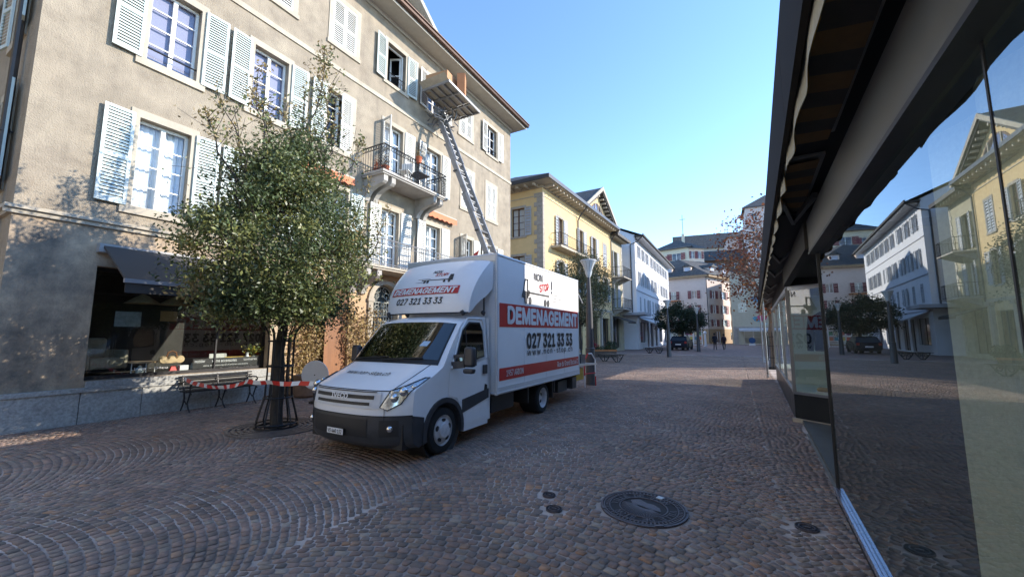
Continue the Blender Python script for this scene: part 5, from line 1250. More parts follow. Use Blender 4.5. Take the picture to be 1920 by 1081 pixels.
# ================================================================ items in the lit shop window
def shop_items():
    def T(name, lab, cat, y, x=-10.75, z=.782, rz=0): return thing(name, lab, cat, (x,y,z), rz)
    t = T('handbag', 'cream and tan round-lobed handbag in the shop window', 'handbag', 4.02)
    cm = M('cream_leather', (.62,.45,.25), .6)
    m = MB()
    for y, q in ((-.15,.085),(0,.08),(.15,.085)): m.lathe([(.0001,-.05),(q*.8,-.045),(q,0),(q*.8,.045),(.0001,.05)], (0,y,.27), 16, 'x')
    m.box(-.045,-.16,.2,.045,.16,.29); m.build('body', cm, t, smooth=30); m = MB(); m.tube([(0,-.09,.33),(0,-.07,.42),(0,0,.46),(0,.07,.42),(0,.09,.33)], .012, 6); m.build('handle', K['wood'], t)
    t = T('red_purse', 'small bright red purse below the cream handbag', 'purse', 4.03, -10.68); m = MB(); m.pts8([(-.04,-.08,0),(.04,-.08,0),(.04,.08,0),(-.04,.08,0),(-.02,-.04,.13),(.02,-.04,.13),(.02,.04,.13),(-.02,.04,.13)]); m.build('purse', K['red'], t, bevel=.01)
    t = T('gift_box', 'small white box right of the red purse', 'box', 4.22, -10.7); MB().box(-.06,-.08,0,.06,.08,.14).build('carton', K['wvinyl'], t, bevel=.004); 
    for y, lab in ((4.42,'clear glass jar right of the white box in the window'),(3.5,'clear glass jar left of the cream handbag')):
        t = T('glass_jar', lab, 'jar', y); MB().lathe([(.05,0),(.07,.05),(.065,.1),(.03,.15),(.035,.17)], (0,0,0), 14).build('body', M('pale_glass', (.45,.5,.48), .15), t, smooth=True); MB().ball((0,0,.18),.02,8).build('stopper', K['chrome'], t)
    t = T('framed_picture', 'tilted framed picture with an orange shape in the window', 'picture', 4.9, -10.8, .8, R(0))
    m = MB(); m.bar((-.1,0,.02),(.04,0,.42),.42,.015,(1,0,0)) if False else m.pts8([(.1,-.2,0),(.12,-.2,0),(.12,.2,0),(.1,.2,0),(-.04,-.14,.34),(-.02,-.14,.34),(-.02,.22,.34),(-.04,.22,.34)]); m.build('frame', M('pale_picture', (.5,.5,.46), .6, var=.5, sc=12), t)
    m = MB(); m.add([(.085+.004-.07*k, y, z) for k,y,z in ((.3,-.1,.1),(.25,.0,.08),(.5,.06,.14),(.9,.04,.22),(1.2,-.06,.26),(.8,-.12,.2))],[tuple(range(6))]); m.build('motif', K['orange'], t)
    for y, lab, s in ((5.22,'small pale storage basket, left of the two vases',.09),(5.36,'brown woven basket beside the left vase',.08)):
        t = T('basket', lab, 'basket', y, -10.7); MB().lathe([(s*.7,0),(s,.14),(s*.95,.16),(s*.6,.02)], (0,0,0), 14).build('body', cm if s > .085 else K['benchwood'], t); m = MB(); m.tube([(0,-s,.14),(0,0,.24),(0,s,.14)],.006,5); m.build('handle', K['wood'], t)
    wv = M('white_glazed_vase', (.66,.70,.68), .25)
    for y, h, lab in ((5.52,.36,'taller white vase in the window'),(5.68,.27,'shorter white vase holding yellow flowers')):
        t = T('vase', lab, 'vase', y, -10.68, 1.06-.27); MB().lathe([(.05,0),(.068,.05),(.072,h*.6),(.035,h*.8),(.03,h*.92),(.04,h)], (0,0,0), 18).build('body', wv, t, smooth=True)
        if h < .3:
            P = RNG.normal(size=(260,3))*[.08,.11,.06]+[0,0,h+.17]; leaves('flowers', P, .05, np.array([(.40,.36,.05),(.1,.16,.05)])[RNG.integers(0,2,260)], K['leaf'], t, .6)
            m = MB()
            for i in range(7): m.tube([(0,0,h-.05),(RNG.normal()*.04,RNG.normal()*.06,h+.15)],.004,3)
            m.build('stems', M('green_stem', (.08,.13,.04), .7), t)
    for y, lab in ((3.55,'left wicker lamp shade hanging in the shop window'),(4.12,'right wicker lamp shade hanging in the shop window')):
        t = T('hanging_lamp', lab, 'lamp', y, -11.1, 2.25); MB().lathe([(.03,.2),(.08,.17),(.28,.02),(.30,0)], (0,0,0), 20).build('lamp_shade', M('wicker', (.45,.34,.18), .8, var=.4, sc=30), t); m = MB(); m.tube([(0,0,.2),(0,0,.64)],.006,4); m.build('cord', K['black'], t)
    t = T('side_table', 'low white side table with thin metal legs at the window left', 'table', 3.6, -10.95, .782); MB().lathe([(.0001,.22),(.24,.22),(.24,.25),(.0001,.25)], (0,0,0), 24).build('tabletop', K['ochre'], t)
    for i in range(5): a = 1.2566*i; m = MB(); m.tube([(.2*math.cos(a),.2*math.sin(a),0),(.2*math.cos(a),.2*math.sin(a),.22)],.008,5); m.build('leg', K['wvinyl'], t)
    t = T('armchair', 'pale upholstered armchair at the left end of the shop window', 'armchair', 3.0, -11.3, .782, R(20)); fb = M('cream_upholstery', (.42,.38,.28), .95, var=.25, sc=9, bump=.4, bs=20)
    MB().box(-.28,-.3,.12,.28,.3,.34).build('seat', fb, t, bevel=.04); MB().box(-.34,-.3,.34,-.2,.3,.74).build('backrest', fb, t, bevel=.05)
    for s in (-1,1): MB().box(-.28,s*.3,.12,.26,s*.38,.5).build('armrest', fb, t, bevel=.03)
    t = T('price_board', 'pale paper board hung high at the left of the shop window', 'poster', 3.22, -10.7, 1.75); MB().box(0,-.2,0,.01,.2,.3).build('sheet', M('grey_poster', (.28,.32,.30), .8, var=.3, sc=14), t)
    t = T('wood_panel', 'small tan panel hung right of the pale paper board', 'panel', 3.95, -10.9, 1.88); MB().box(0,-.15,0,.01,.15,.22).build('sheet', M('tan_panel', (.30,.20,.08), .7), t)
shop_items()
# ================================================================ houses further down the street
def box_walls(mb, f_front, L, depth, H, holes, end_holes=(), rec=.18):
    wallm(mb, FX, 0, L, 0, H, holes, rec); wallm(mb, FY(), 0, depth, 0, H, list(end_holes), rec)
    mb.quad((0,L,0),(-depth,L,0),(-depth,L,H),(0,L,H)); mb.quad((-depth,0,0),(-depth,L,0),(-depth,L,H),(-depth,0,H))
    mb.quad((0,0,H),(0,L,H),(-depth,L,H),(-depth,0,H))
grey_sh = M('grey_shutter_paint', (.36,.38,.41), .6, var=.08)
red_sh = M('oxblood_shutter_paint', (.17,.035,.045), .6, var=.1)
brown_fr = M('brown_window_frame', (.10,.045,.025), .6)
def wins(r, f, L, frame=None, sh=None, rows=3, shw=.42, ang=174, back=None, sur=None, closed=(), fw=.05, slats=12):
    for i, (a,b,z0,z1) in enumerate(L):
        if sur: surround(r, f, a, b, z0, z1, sur, w=.12, sill=.12)
        if i in closed:
            for h,s in ((a,1),(b,-1)): shutter(r, f, h, z0, z1, (b-a)/2-.01, s, 0, sh, slats, off=-.02, label='closed shutter')
            continue
        window(r, f, a, b, z0, z1, d=-.14, rows=rows, fr=frame, back=back, fw=fw)
        if sh:
            for h,s in ((a-.06,1),(b+.06,-1)): shutter(r, f, h, z0, z1, shw, s, ang, sh, slats)
def mk_yellow():
    r = thing('yellow_house', 'yellow rendered house with a triangular gable, dentilled eaves and stone quoins', 'house', (-10.6+.036,22.9,0), R(-2.2))
    L, H = 14.2, 11.55
    yw = M('yellow_render', (.64,.47,.24), .9, var=.08, sc=2, bump=.2, bs=30, dirt=.08); st = M('grey_sandstone', (.36,.32,.27), .9, var=.2, sc=5, bump=.3, bs=20)
    F3 = [(2.35,3.2,7.55,9.75),(6.25,7.05,7.75,9.75),(9.2,10.0,7.85,9.75),(11.95,12.85,7.7,9.7)]; F2 = [(a,b,4.55,6.6) for a,b,_,_ in F3]
    gs = [(1.0,3.4,.4,3.0),(4.6,6.6,.4,3.0),(8.0,10.2,.3,3.1),(11.2,13.2,.1,3.0)]
    E3 = [(1.35,2.35,8.08,10.02),(5,6,8.08,10.02)]; E2 = [(1.35,2.35,4.9,6.75),(5,6,4.9,6.75)]
    m = MB(); box_walls(m, FX, L, 12, H, F3+F2+gs, E3+E2); m.build('wall', yw, r)
    m = MB()
    for f, l in ((FX,L),(FY(),12)): m.fbox(f,0,l,10.62,10.68,0,.035); m.fbox(f,0,l,11.15,11.25,0,.06); m.fbox(f,0,l,11.25,11.34,0,.12)
    m.fbox(FX,0,L,3.55,3.75,0,.07); m.build('string_course', K['trim'], r)
    m = MB(); z = 0; i = 0
    while z < 10.55:
        w = .42 if i % 2 else .62; m.fbox(FY(), 0, w, z, z+.30, -.0, .025); m.fbox(FX, -.024, w*.55 if i % 2 else w*.4, z, z+.30, 0, .025); z += .31; i += 1
    m.build('quoins', st, r)
    wins(r, FX, F3, frame=brown_fr, sh=grey_sh, sur=st, closed=(3,), back=K['curtain'], shw=.5); wins(r, FX, F2, frame=brown_fr, sh=grey_sh, sur=st, shw=.45)
    wins(r, FY(), E3+E2, frame=brown_fr, rows=4, sur=st, back=K['curtain'])
    for (a,b,z0,z1) in E3+E2: shutter(r, FY(), a-.04, z0, z1, .5, 1, 176, grey_sh, 12); shutter(r, FY(), b+.04, z0, z1, .5, -1, 176, grey_sh, 12)
    for (a,b,z0,z1) in gs: window(r, FX, a, b, z0, z1, rows=1, fr=K['iron'], mullion=3)
    for a in (7.6,10.75,13.5): m = MB(); m.fbox(FX,a-.15,a+.15,0,3.3,.0,.16); m.fbox(FX,a-.22,a+.22,3.3,3.5,0,.24); m.build('pilaster', st, r)
    # eaves with brackets and slate roof
    m = MB(); m.box(-12,-.85,11.34,.0,0,11.46); m.box(.0,-.85,11.34,.85,L+.1,11.46); m.build('eaves', K['soffit'], r)
    m = MB(); m.box(.85,-.95,11.36,.95,L+.1,11.6); m.box(-12,-.95,11.36,.85,-.85,11.6); m.build('gutter', K['pole'], r)
    m = MB()
    for i in range(int(L/.55)): y = .15+i*.55; m.box(.12,y,11.16,.72,y+.14,11.335)
    for i in range(18): x = -.25-i*.62; m.box(x-.14,-.72,11.16,x,-.12,11.335)
    build_each(m, 'eave_bracket', K['trim'], r)
    m = MB(); z0 = 11.6
    v = [(.95,-.95,z0),(.95,L+.1,z0),(-13,L+.1,z0),(-13,-.95,z0),(-4,3.2,z0+2.2),(-4,L+.1,z0+2.2)]
    m.add(v,[(0,1,5,4),(0,4,3),(3,4,5,2),(1,2,5),(3,2,1,0)]); m.build('roof', K['slate'], r)
    # the gable
    g0, g1, gc, ga = 5.95, 15.4, 10.7, 14.5
    m = MB(); m.prism([(g0+.9,11.62),(g1-.9,11.62),(gc,ga-.55)], FX, .0, -5); gb = m.build('gable', yw, r)
    m = MB()
    for (a,s) in ((g0,-1),(g1,1)): m.prism([(a,11.52),(a-s*.75,11.52),(gc,ga-.42),(gc,ga)], FX, -6, .5)
    m.build('gable_roof', K['slate'], gb)
    m = MB()
    for (a,s) in ((g0,-1),(g1,1)):
        m.prism([(a+s*.02,11.53),(a-s*.25,11.44),(gc,ga-.28),(gc,ga+.06)], FX, .5, .6)
        for i in range(10):
            t = (i+.7)/11; y = a+(gc-a)*t; z = 11.3+(ga-.55-11.3)*t; m.fbox(FX,y-.07,y+.07,z-.14,z+.02,.04,.42)
    m.build('gable_verge', K['trim'], gb)
    m = MB(); ar = [(gc+1.7*math.cos(R(t)), 11.75+1.35*math.sin(R(t))) for t in range(0,181,12)]; m.prism(ar, FX, .0, .03); lw = m.build('fan_window', brown_fr, gb)
    m = MB(); m.prism([(gc+.9*(a-gc), 11.8+.88*(z-11.75)) for a,z in ar], FX, .03, .035); m.build('pane', K['pane'], lw)
    m = MB()
    for u in (-.75,0,.75): m.fbox(FX,gc+u-.05,gc+u+.05,11.75,11.75+1.33*math.sqrt(1-(u/1.7)**2),.035,.07)
    m.build('glazing_bar', K['trim'], lw)
    # iron balcony on the top floor
    m = MB(); m.fbox(FX,1.2,7.9,7.35,7.5,0,.75); b = m.build('balcony', K['trim'], r)
    m = MB(); pp = [(1.25,0),(1.25,.72),(7.85,.72),(7.85,0)]
    for p,q in zip(pp[:-1],pp[1:]):
        for z in (7.58,8.35): m.tube([FX(p[0],z,p[1]),FX(q[0],z,q[1])],.022,5)
        n = max(3,int(math.hypot(q[0]-p[0],q[1]-p[1])/.16))
        for i in range(n+1): u,w = p[0]+(q[0]-p[0])*i/n, p[1]+(q[1]-p[1])*i/n; m.tube([FX(u,7.5,w),FX(u,8.35,w)],.010,3)
    m.build('railing', K['iron'], b)
    for y in (5.9, 14.1): m = MB(); m.tube([(.95,y-.1,11.4),(.4,y,10.9),(.08,y,10.4),(.08,y,3.6)], .05, 8); m.build('drain_pipe', K['pole'], r)
    return r
mk_yellow()
def mk_annex():
    a = R(-2.2); ox, oy = -10.564+14.25*math.sin(-a), 22.9+14.25*math.cos(a)
    r = thing('narrow_grey_house', 'narrow grey-yellow house with a projecting balcony between the yellow and white houses', 'house', (ox-.12,oy,0), a)
    L, H = 4.0, 11.0; w = M('grey_yellow_render', (.40,.36,.25), .9, var=.1, dirt=.1); st = M('pale_quoin', (.45,.42,.36), .9)
    h = [(1.2,2.2,7.3,9.7),(1.2,2.2,4.2,6.4),(.4,2.6,.3,3.2)]
    m = MB(); box_walls(m, FX, L, 10, H, h); m.build('wall', w, r)
    window(r, FX, *h[0], rows=3, fr=brown_fr); window(r, FX, *h[1], rows=3); window(r, FX, *h[2], rows=1, fr=K['iron'])
    for q in h[:2]: shutter(r, FX, q[0]-.05, q[2], q[3], .45, 1, 172, grey_sh, 12); shutter(r, FX, q[1]+.05, q[2], q[3], .45, -1, 172, grey_sh, 12)
    m = MB()
    for i in range(30): m.fbox(FX, L-(.35 if i%2 else .22), L, .05+i*.36, .05+i*.36+.33, 0, .03)
    m.build('quoins', st, r)
    m = MB(); m.box(-10,-.0,H,.75,L+.5,H+.14); m.box(.75,0,H-.03,.85,L+.55,H+.25); m.build('eaves', K['benchwood'], r)
    m = MB()
    for i in range(8): m.box(.05,.2+i*.5,H-.18,.6,.32+i*.5,H-.003)
    build_each(m, 'eave_bracket', K['trim'], r)
    MB().add([(.8,0,H+.25),(.8,L+.5,H+.25),(-5,L+.5,H+2.6),(-5,0,H+2.6)],[(0,1,2,3)]).build('roof', K['slate'], r)
    for z, ir in ((7.05,K['iron']),(4.0,K['iron'])):
        m = MB(); m.fbox(FX,.5,3.2,z-.1,z,0,1.15); m.prism([(0,z-.6),(1.1,z-.12),(0,z-.12)], lambda x,zz,d:(x,d,zz), .8, 1.0); m.prism([(0,z-.6),(1.1,z-.12),(0,z-.12)], lambda x,zz,d:(x,d,zz), 2.7, 2.9); b = m.build('balcony', K['concrete'], r)
        m = MB(); pp = [(.53,0),(.53,1.12),(3.17,1.12),(3.17,0)]
        for p,q in zip(pp[:-1],pp[1:]):
            for zz in (z+.08,z+.95): m.tube([FX(p[0],zz,p[1]),FX(q[0],zz,q[1])],.022,5)
            n = int(math.hypot(q[0]-p[0],q[1]-p[1])/.15)
            for i in range(n+1): u,v = p[0]+(q[0]-p[0])*i/n, p[1]+(q[1]-p[1])*i/n; m.tube([FX(u,z,v),FX(u,z+.95,v)],.012,3)
        m.build('railing', ir, b)
    m = MB(); m.prism([(0,3.25),(1.5,2.75),(1.5,2.8),(0,3.32)], lambda x,zz,d:(x,d,zz), .2, 3.0); m.box(1.48,.2,2.6,1.5,3.0,2.76); m.build('awning', K['greycloth'], r)
mk_annex()
def mk_white():
    r = thing('white_house', 'long white four-storey house with grey shutters along the left of the street', 'house', (-9.0,43.0,0))
    L, H = 24.0, 12.25; w = M('white_render', (.74,.74,.76), .85, var=.05, sc=1.5, dirt=.04)
    T = [(1.6+i*2.35+(.5 if i>2 else 0), 2.3+i*2.35+(.5 if i>2 else 0), 9.95, 11.3) for i in range(9)]
    U = [(a,b,6.95,8.45) for a,b,_,_ in T]; V = [(a,b,4.1,5.65) for i,(a,b,_,_) in enumerate(T)]
    gs = [(1.2,4.4,.7,2.9),(5.2,6.4,.1,2.9),(7.2,9.0,.1,2.9),(10.5,12,.1,2.9),(13.5,16,.5,2.9),(18,20,.4,2.9)]
    m = MB(); box_walls(m, FX, L, 9, H, T+U+V+gs, [(1.6,2.3,7.8,9.2)]); m.build('wall', w, r)
    wins(r, FX, T, sh=grey_sh, rows=2, shw=.40, slats=8); wins(r, FX, U, sh=grey_sh, rows=2, shw=.42, closed=(5,), slats=8); wins(r, FX, V, sh=grey_sh, rows=2, shw=.42, closed=(0,1,3), slats=8)
    window(r, FY(), 1.6,2.3,7.8,9.2, rows=2)
    for q in gs: window(r, FX, *q, rows=1, fr=K['iron'])
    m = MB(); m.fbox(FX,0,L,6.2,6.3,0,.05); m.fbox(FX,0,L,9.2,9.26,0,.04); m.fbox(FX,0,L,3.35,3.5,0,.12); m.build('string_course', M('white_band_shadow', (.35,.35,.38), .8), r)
    m = MB(); m.add([(.85,-.3,12.1),(.95,L+.4,12.1),(-4.2,L+.4,14.3),(-4.2,-.3,14.3),(-9.6,-.3,12.1),(-9.6,L+.4,12.1)],[(0,1,2,3),(3,2,5,4)]); m.box(.0,-.3,12.0,.9,L+.4,12.08); m.box(.88,-.3,12.0,.98,L+.4,12.2); m.build('roof', K['slate'], r)
    m = MB(); m.prism([(0,12.2),(-4.2,14.2),(-9,12.2)], lambda x,z,d:(x,d,z), -.02, .1); m.build('gable_wall', w, r)
    m = MB()
    for i in range(int(L/.6)): m.box(.1,.2+i*.6,11.85,.8,.34+i*.6,12.0)
    build_each(m, 'eave_bracket', w, r)
    m = MB(); m.tube([(.9,.0,12.05),(.2,-.1,11.4),(-.45,-.1,11.2),(-.45,-.1,3.6)],.06,8); m.build('drain_pipe', K['pole'], r)
    m = MB(); m.box(-2.2,-2.6,3.5,1.3,.8,3.75); m.build('entrance_canopy', M('pale_canopy', (.4,.4,.42), .8), r)
    m = MB(); m.box(-2.2,-1.6,.0,-1.6,-.05,3.5); m.box(-1.6,-1.4,.1,-1.5,-.3,3.3); m.build('recessed_shopfront', K['black'], r)
    for a,b in ((1.0,6.5),(7.1,12.2)):
        m = MB(); m.prism([(.05,3.3),(1.6,2.65),(1.6,2.7),(.05,3.36)], lambda x,zz,d:(x,d,zz), a, b); m.box(1.58,a,2.5,1.6,b,2.66); m.build('awning', M('pale_awning_cloth', (.6,.6,.6), .8), r)
mk_white()
def mk_pink():
    # corner building with red shutters, faces seen either side of the corner
    P = Vector((-3.9,73.5,0)); dl = (Vector((-10.1,74.6,0))-P); al = math.atan2(dl.y, dl.x)
    r = thing('pink_corner_house', 'pale pink corner house with oxblood shutters and an ochre ground floor', 'house', tuple(P), 0)
    w = M('pale_pink_render', (.60,.49,.43), .9, var=.06, dirt=.08); oc = M('ochre_render', (.36,.25,.15), .9, var=.1, dirt=.15)
    ul = dl.normalized(); ur = (Vector((1.2,85,0))-P).normalized(); LL, LR = 11.0, 15.0
    nl = Vector((ul.y,-ul.x,0)); nl = nl if nl.y < 0 else -nl; nr = Vector((ur.y,-ur.x,0))
    fl = lambda a,z,d: tuple(ul*a+nl*d+Vector((0,0,z))); frr = lambda a,z,d: tuple(ur*a+nr*d+Vector((0,0,z)))
    H = 11.4; A = []; B = []
    for z0, z1 in ((7.6,8.95),(5.1,6.5),(2.9+.0,4.05)):
        A += [(a,a+.9,z0,z1) for a in (1.6,5.0,8.0)]
        B += [(a,a+1.3,z0,z1) for a in (1.4,5.0,8.6,12.2)]
    m = MB(); wallm(m, fl, 0, LL, 2.45, H, A, .2); wallm(m, frr, 0, LR, 2.45, H, B, .2)
    m.cur = 1; wallm(m, fl, 0, LL, 0, 2.45, [(1.2,4,.2,2.1),(5,7,.2,2.1)], .2); wallm(m, frr, 0, LR, 0, 2.45, [(2.0,3.8,.0,2.1),(7.5,9,.6,1.9),(10,11.5,.6,1.9)], .2); m.build('wall', [w, oc], r)
    for q in A: window(r, fl, *q, rows=2, d=-.15); 
    for q in A:
        for h,s in ((q[0]-.03,1),(q[1]+.03,-1)): shutter(r, fl, h, q[2], q[3], .5, s, 172, red_sh, 6)
    for q in B:
        window(r, frr, *q, rows=2, d=-.15)
        for h,s in ((q[0]-.03,1),(q[1]+.03,-1)): shutter(r, frr, h, q[2], q[3], .62, s, 172, red_sh, 6)
    for q in ((1.2,4,.2,2.1),(5,7,.2,2.1)): window(r, fl, *q, rows=1, fr=K['white'])
    window(r, frr, 2.0,3.8,0,2.1, rows=1, fr=K['white'], d=-.15)
    for q in ((7.5,9,.6,1.9),(10,11.5,.6,1.9)): window(r, frr, *q, rows=1, fr=K['iron'])
    m = MB(); m.fbox(fl,-.3,LL,H-.25,H+.1,0,.6); m.fbox(frr,-.3,LR,H-.251,H+.099,0,.6); m.build('eaves', oc, r)
    c = Vector((-.5,8.5,0)); top = Vector((-6,12,16.6)); m = MB()
    e = [Vector(fl(LL,H+.1,.75)), Vector((0,0,0))+ (nl+nr)*.6+Vector((0,0,H+.1)), Vector(frr(LR,H+.1,.75))]
    t1 = Vector(fl(LL*.8,15.6,-7)); t0 = Vector((0,0,15.6))+(-nl-nr)*4.5+ul*1.5; t2 = Vector(frr(LR*.95,15.6,-5))
    m.add([tuple(v) for v in (e[0],e[1],e[2],t1,t0,t2)],[(0,1,4,3),(1,2,5,4),(3,4,5)]); m.build('roof', K['slate'], r)
    for f, a in ((fl,3.2),(fl,6.4),(frr,4),(frr,8.5)):
        m = MB(); m.fbox(f,a-.6,a+.6,12.2,13.3,-2.6,-.9); d = m.build('dormer', w, r); m = MB(); m.prism([(a-.85,13.3),(a+.85,13.3),(a,13.9)], f, -3.2, -.6); m.build('dormer_roof', K['slate'], d); m = MB(); m.fbox(f,a-.4,a+.4,12.4,13.15,-.9,-.87); m.build('window', K['pane'], d)
    m = MB(); m.fbox(fl,4.2,7.4,7.2,7.35,0,1.1); b = m.build('balcony', M('orange_slab', (.5,.2,.08), .8), r)
    m = MB()
    for i in range(22): u = 4.25+i*.145; m.tube([fl(u,7.35,1.05),fl(u,8.2,1.05)],.015,3)
    m.tube([fl(4.2,8.2,1.05),fl(7.4,8.2,1.05)],.025,4); m.build('railing', K['iron'], b)
    m = MB(); m.tube([fl(-.0,H,.1),fl(-.0,.2,.1)],.07,6); m.build('drain_pipe', K['pole'], r)
mk_pink()
def simple_house(name, label, origin, ang, L, D, H, wmat, wl, rmat=None, rh=2.5, sh=None, frame=None, ov=.7, z0=0, hip=True, ground=None):
    r = thing(name, label, 'house', origin, ang)
    m = MB(); f = FR(); holes = wl
    wallm(m, f, 0, L, z0, H, holes, .18); wallm(m, lambda a,z,d: (-d, a, z), 0, D, z0, H, [], .1); wallm(m, lambda a,z,d: (L+d, a, z), 0, D, z0, H, [], .1); m.quad((0,D,z0),(L,D,z0),(L,D,H),(0,D,H)); m.build('wall', wmat, r)
    for q in wl:
        window(r, f, *q, rows=2, fr=frame, d=-.14)
        if sh:
            w = (q[1]-q[0])*.5
            for h,s in ((q[0]-.03,1),(q[1]+.03,-1)): shutter(r, f, h, q[2], q[3], w, s, 172, sh, 6)
    if rh:
        e = ov; m = MB(); i = min(L,D)/2
        if hip: v = [(-e,-e,H),(L+e,-e,H),(L+e,D+e,H),(-e,D+e,H),(i*.9,D/2,H+rh),(L-i*.9,D/2,H+rh)]; m.add(v,[(0,1,5,4),(1,2,5),(2,3,4,5),(3,0,4),(0,3,2,1)])
        else: v = [(-e,-e,H),(L+e,-e,H),(L+e,D+e,H),(-e,D+e,H),(-e,D/2,H+rh),(L+e,D/2,H+rh)]; m.add(v,[(0,1,5,4),(2,3,4,5),(3,0,4),(1,2,5)])
        m.build('roof', rmat or K['slate'], r); m = MB(); m.box(-e,-e,H-.15,L+e,-e+.15,H+.02); m.build('gutter', K['pole'], r)
    return r
cream = M('cream_render', (.56,.50,.39), .9, var=.08, dirt=.1); pk2 = M('dull_pink_render', (.42,.34,.31), .9, var=.1, dirt=.12); gy = M('grey_stucco', (.50,.46,.40), .9, var=.12)
simple_house('hill_house', 'cream house with red shutters and a slate roof rising behind the pink corner house', (-14.2,89.0,0), R(-14), 6.8, 7, 19.4, cream, [(3.4,5.2,16.9,18.3),(.5,2.0,16.9,18.0)], rh=2.4, sh=red_sh)
simple_house('hill_house', 'second cream wing with red shutters to the right of the cream hill house', (-7.6,87.5,0), R(38), 3.4, 6, 19.2, M('sunlit_cream_render', (.62,.48,.38), .9), [(.5,1.3,17.0,18.5),(2.0,2.8,17.0,18.5)], rh=1.8, sh=red_sh, ov=.4)
r = thing('church', 'grey slate church nave on the hill above the town', 'church', (-14,121,0), R(8)); m = MB(); m.box(0,0,0,22,10,25.6); m.build('nave', gy, r)
m = MB(); m.add([(-.5,-.8,25.4),(22.5,-.8,25.4),(22.5,11,25.4),(-.5,11,25.4),(-.5,5,30.6),(22.5,5,30.6)],[(0,1,5,4),(2,3,4,5),(3,0,4),(1,2,5)]); m.build('roof', K['slate'], r)
m = MB()
for i in range(5): m.box(3+i*4,-.05,17,4.2+i*4,-.02,22)
m.build('window', K['dark'], r)
r = thing('roof_cross', 'thin iron cross on a pale chimney on the hill roofs', 'cross', (-9.0,92.5,0)); m = MB(); m.box(-.28,-.28,0,.28,.28,23.3); m.build('pedestal', cream, r)
m = MB(); m.tube([(0,0,23.3),(0,0,27.6)],.06,5); m.tube([(-.55,0,26.6),(.55,0,26.6)],.05,5); m.build('cross', K['iron'], r)
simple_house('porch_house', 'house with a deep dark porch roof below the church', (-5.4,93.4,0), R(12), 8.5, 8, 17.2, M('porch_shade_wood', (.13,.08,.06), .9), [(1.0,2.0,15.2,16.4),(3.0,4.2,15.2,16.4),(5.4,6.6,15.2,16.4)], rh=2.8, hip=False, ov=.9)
simple_house('gabled_house', 'dull pink house climbing behind the plane tree', (-.6,108,0), R(5), 12, 12, 25, pk2, [(3,4.4,22,24.2),(6.5,7.8,22,24.2),(3,4.4,16,18)], rh=3.4, sh=red_sh, ov=.3)
simple_house('tower_house', 'tall pale apartment tower with a dark slate cap behind the plane tree', (3.0,93.4,0), R(2), 9, 10, 27.6, M('pinkish_tower_render', (.46,.41,.40), .9, var=.08), [(1+i*2.4,2.0+i*2.4,z,z+1.5) for i in range(3) for z in (12,15.2,18.4,21.6,24.8)], rh=3.6, ov=.5)
r = simple_house('mural_house', 'pale yellow building with a painted blue and pink mural, at the end of the street', (-.35,71.0,0), R(2), 12, 8, 11.0, M('pale_yellow_render', (.50,.47,.36), .9, var=.06, dirt=.08), [(1.4,3.8,.1,2.2),(5.2,7.6,.1,2.2),(6.0,7.4,8.0,9.4),(6.0,7.4,5.0,6.4),(.8,1.9,8.0,9.4),(.8,1.9,5.0,6.4)], rh=0)
m = MB(); m.box(-.02,-.06,2.45,12,-.001,2.75); m.box(-.02,-.05,0,.6,-.001,2.45); m.build('shop_cornice', K['concrete'], r)
m = MB(); m.box(.7,-1.5,2.0,4.6,-1.45,2.25); m.add([(.7,-.06,2.5),(4.6,-.06,2.5),(4.6,-1.5,2.25),(.7,-1.5,2.25)],[(0,1,2,3)]); m.build('awning', M('grey_white_awning', (.55,.57,.6), .8), r)
for i,(x0,x1,z0,z1,c) in enumerate(((2.6,4.2,6.5,7.3,(.16,.36,.5)),(3.0,3.9,5.9,6.4,(.6,.62,.6)),(2.6,3.9,3.5,4.3,(.12,.34,.45)),(3.2,4.5,3.6,4.5,(.55,.10,.2)),(3.4,4.6,3.0,3.3,(.5,.6,.6)),(3.0,4.2,4.7,5.1,(.35,.13,.1)))):
    m = MB(); n = 9; cx2, cz2 = (x0+x1)/2, (z0+z1)/2
    m.add([(cx2+(x1-x0)/2*math.cos(2*math.pi*k/n)*(1+.25*math.sin(k*2.3)), -.022-.004*i, cz2+(z1-z0)/2*math.sin(2*math.pi*k/n)*(1+.2*math.cos(k*1.7))) for k in range(n)], [tuple(range(n))]); m.build('mural_patch', M('mural_paint_%s' % 'abcdef'[i], c, .8, var=.4, sc=3), r)
simple_house('town_house', 'tan town house with dark windows glimpsed under the arcade', (12.5,66,0), R(-20), 14, 8, 12, M('tan_render', (.42,.33,.2), .9), [(1+i*2.6,2.4+i*2.6,z,z+1.6) for i in range(5) for z in (.6,3.6,6.6,9.4)], rh=2.5, sh=red_sh)
# buildings on the right that shade the street
def shade_house(label, loc, X, Y, H, rh):
    r = thing('street_house', label, 'house', loc)
    w = M('right_side_render', (.52,.46,.36), .9, var=.1); holes = [(1.5+i*3.0,2.5+i*3.0,z,z+1.6) for i in range(int((Y-2)/3)) for z in np.arange(3.6,H-2,3.1)]
    f = lambda a,z,d: (-d, a, z); m = MB(); wallm(m, f, 0, Y, 0, H, holes, .15); m.box(.2,0.001,0,X,Y-.001,H-.01); m.build('wall', w, r)
    for q in holes: window(r, f, *q, rows=2, d=-.13)
    m = MB()
    if rh: m.add([(-.4,-.3,H),(-.4,Y+.3,H),(X,Y+.3,H),(X,-.3,H),(X/2,Y/2,H+rh),],[(0,1,4),(1,2,4),(2,3,4),(3,0,4)])
    else: m.box(-.4,-.3,H,X,Y+.3,H+.15)
    m.build('roof', K['slate'], r)
shade_house('tall house on the right beyond the arcade', (6.6,31,0), 9, 19, 14.3, 0)
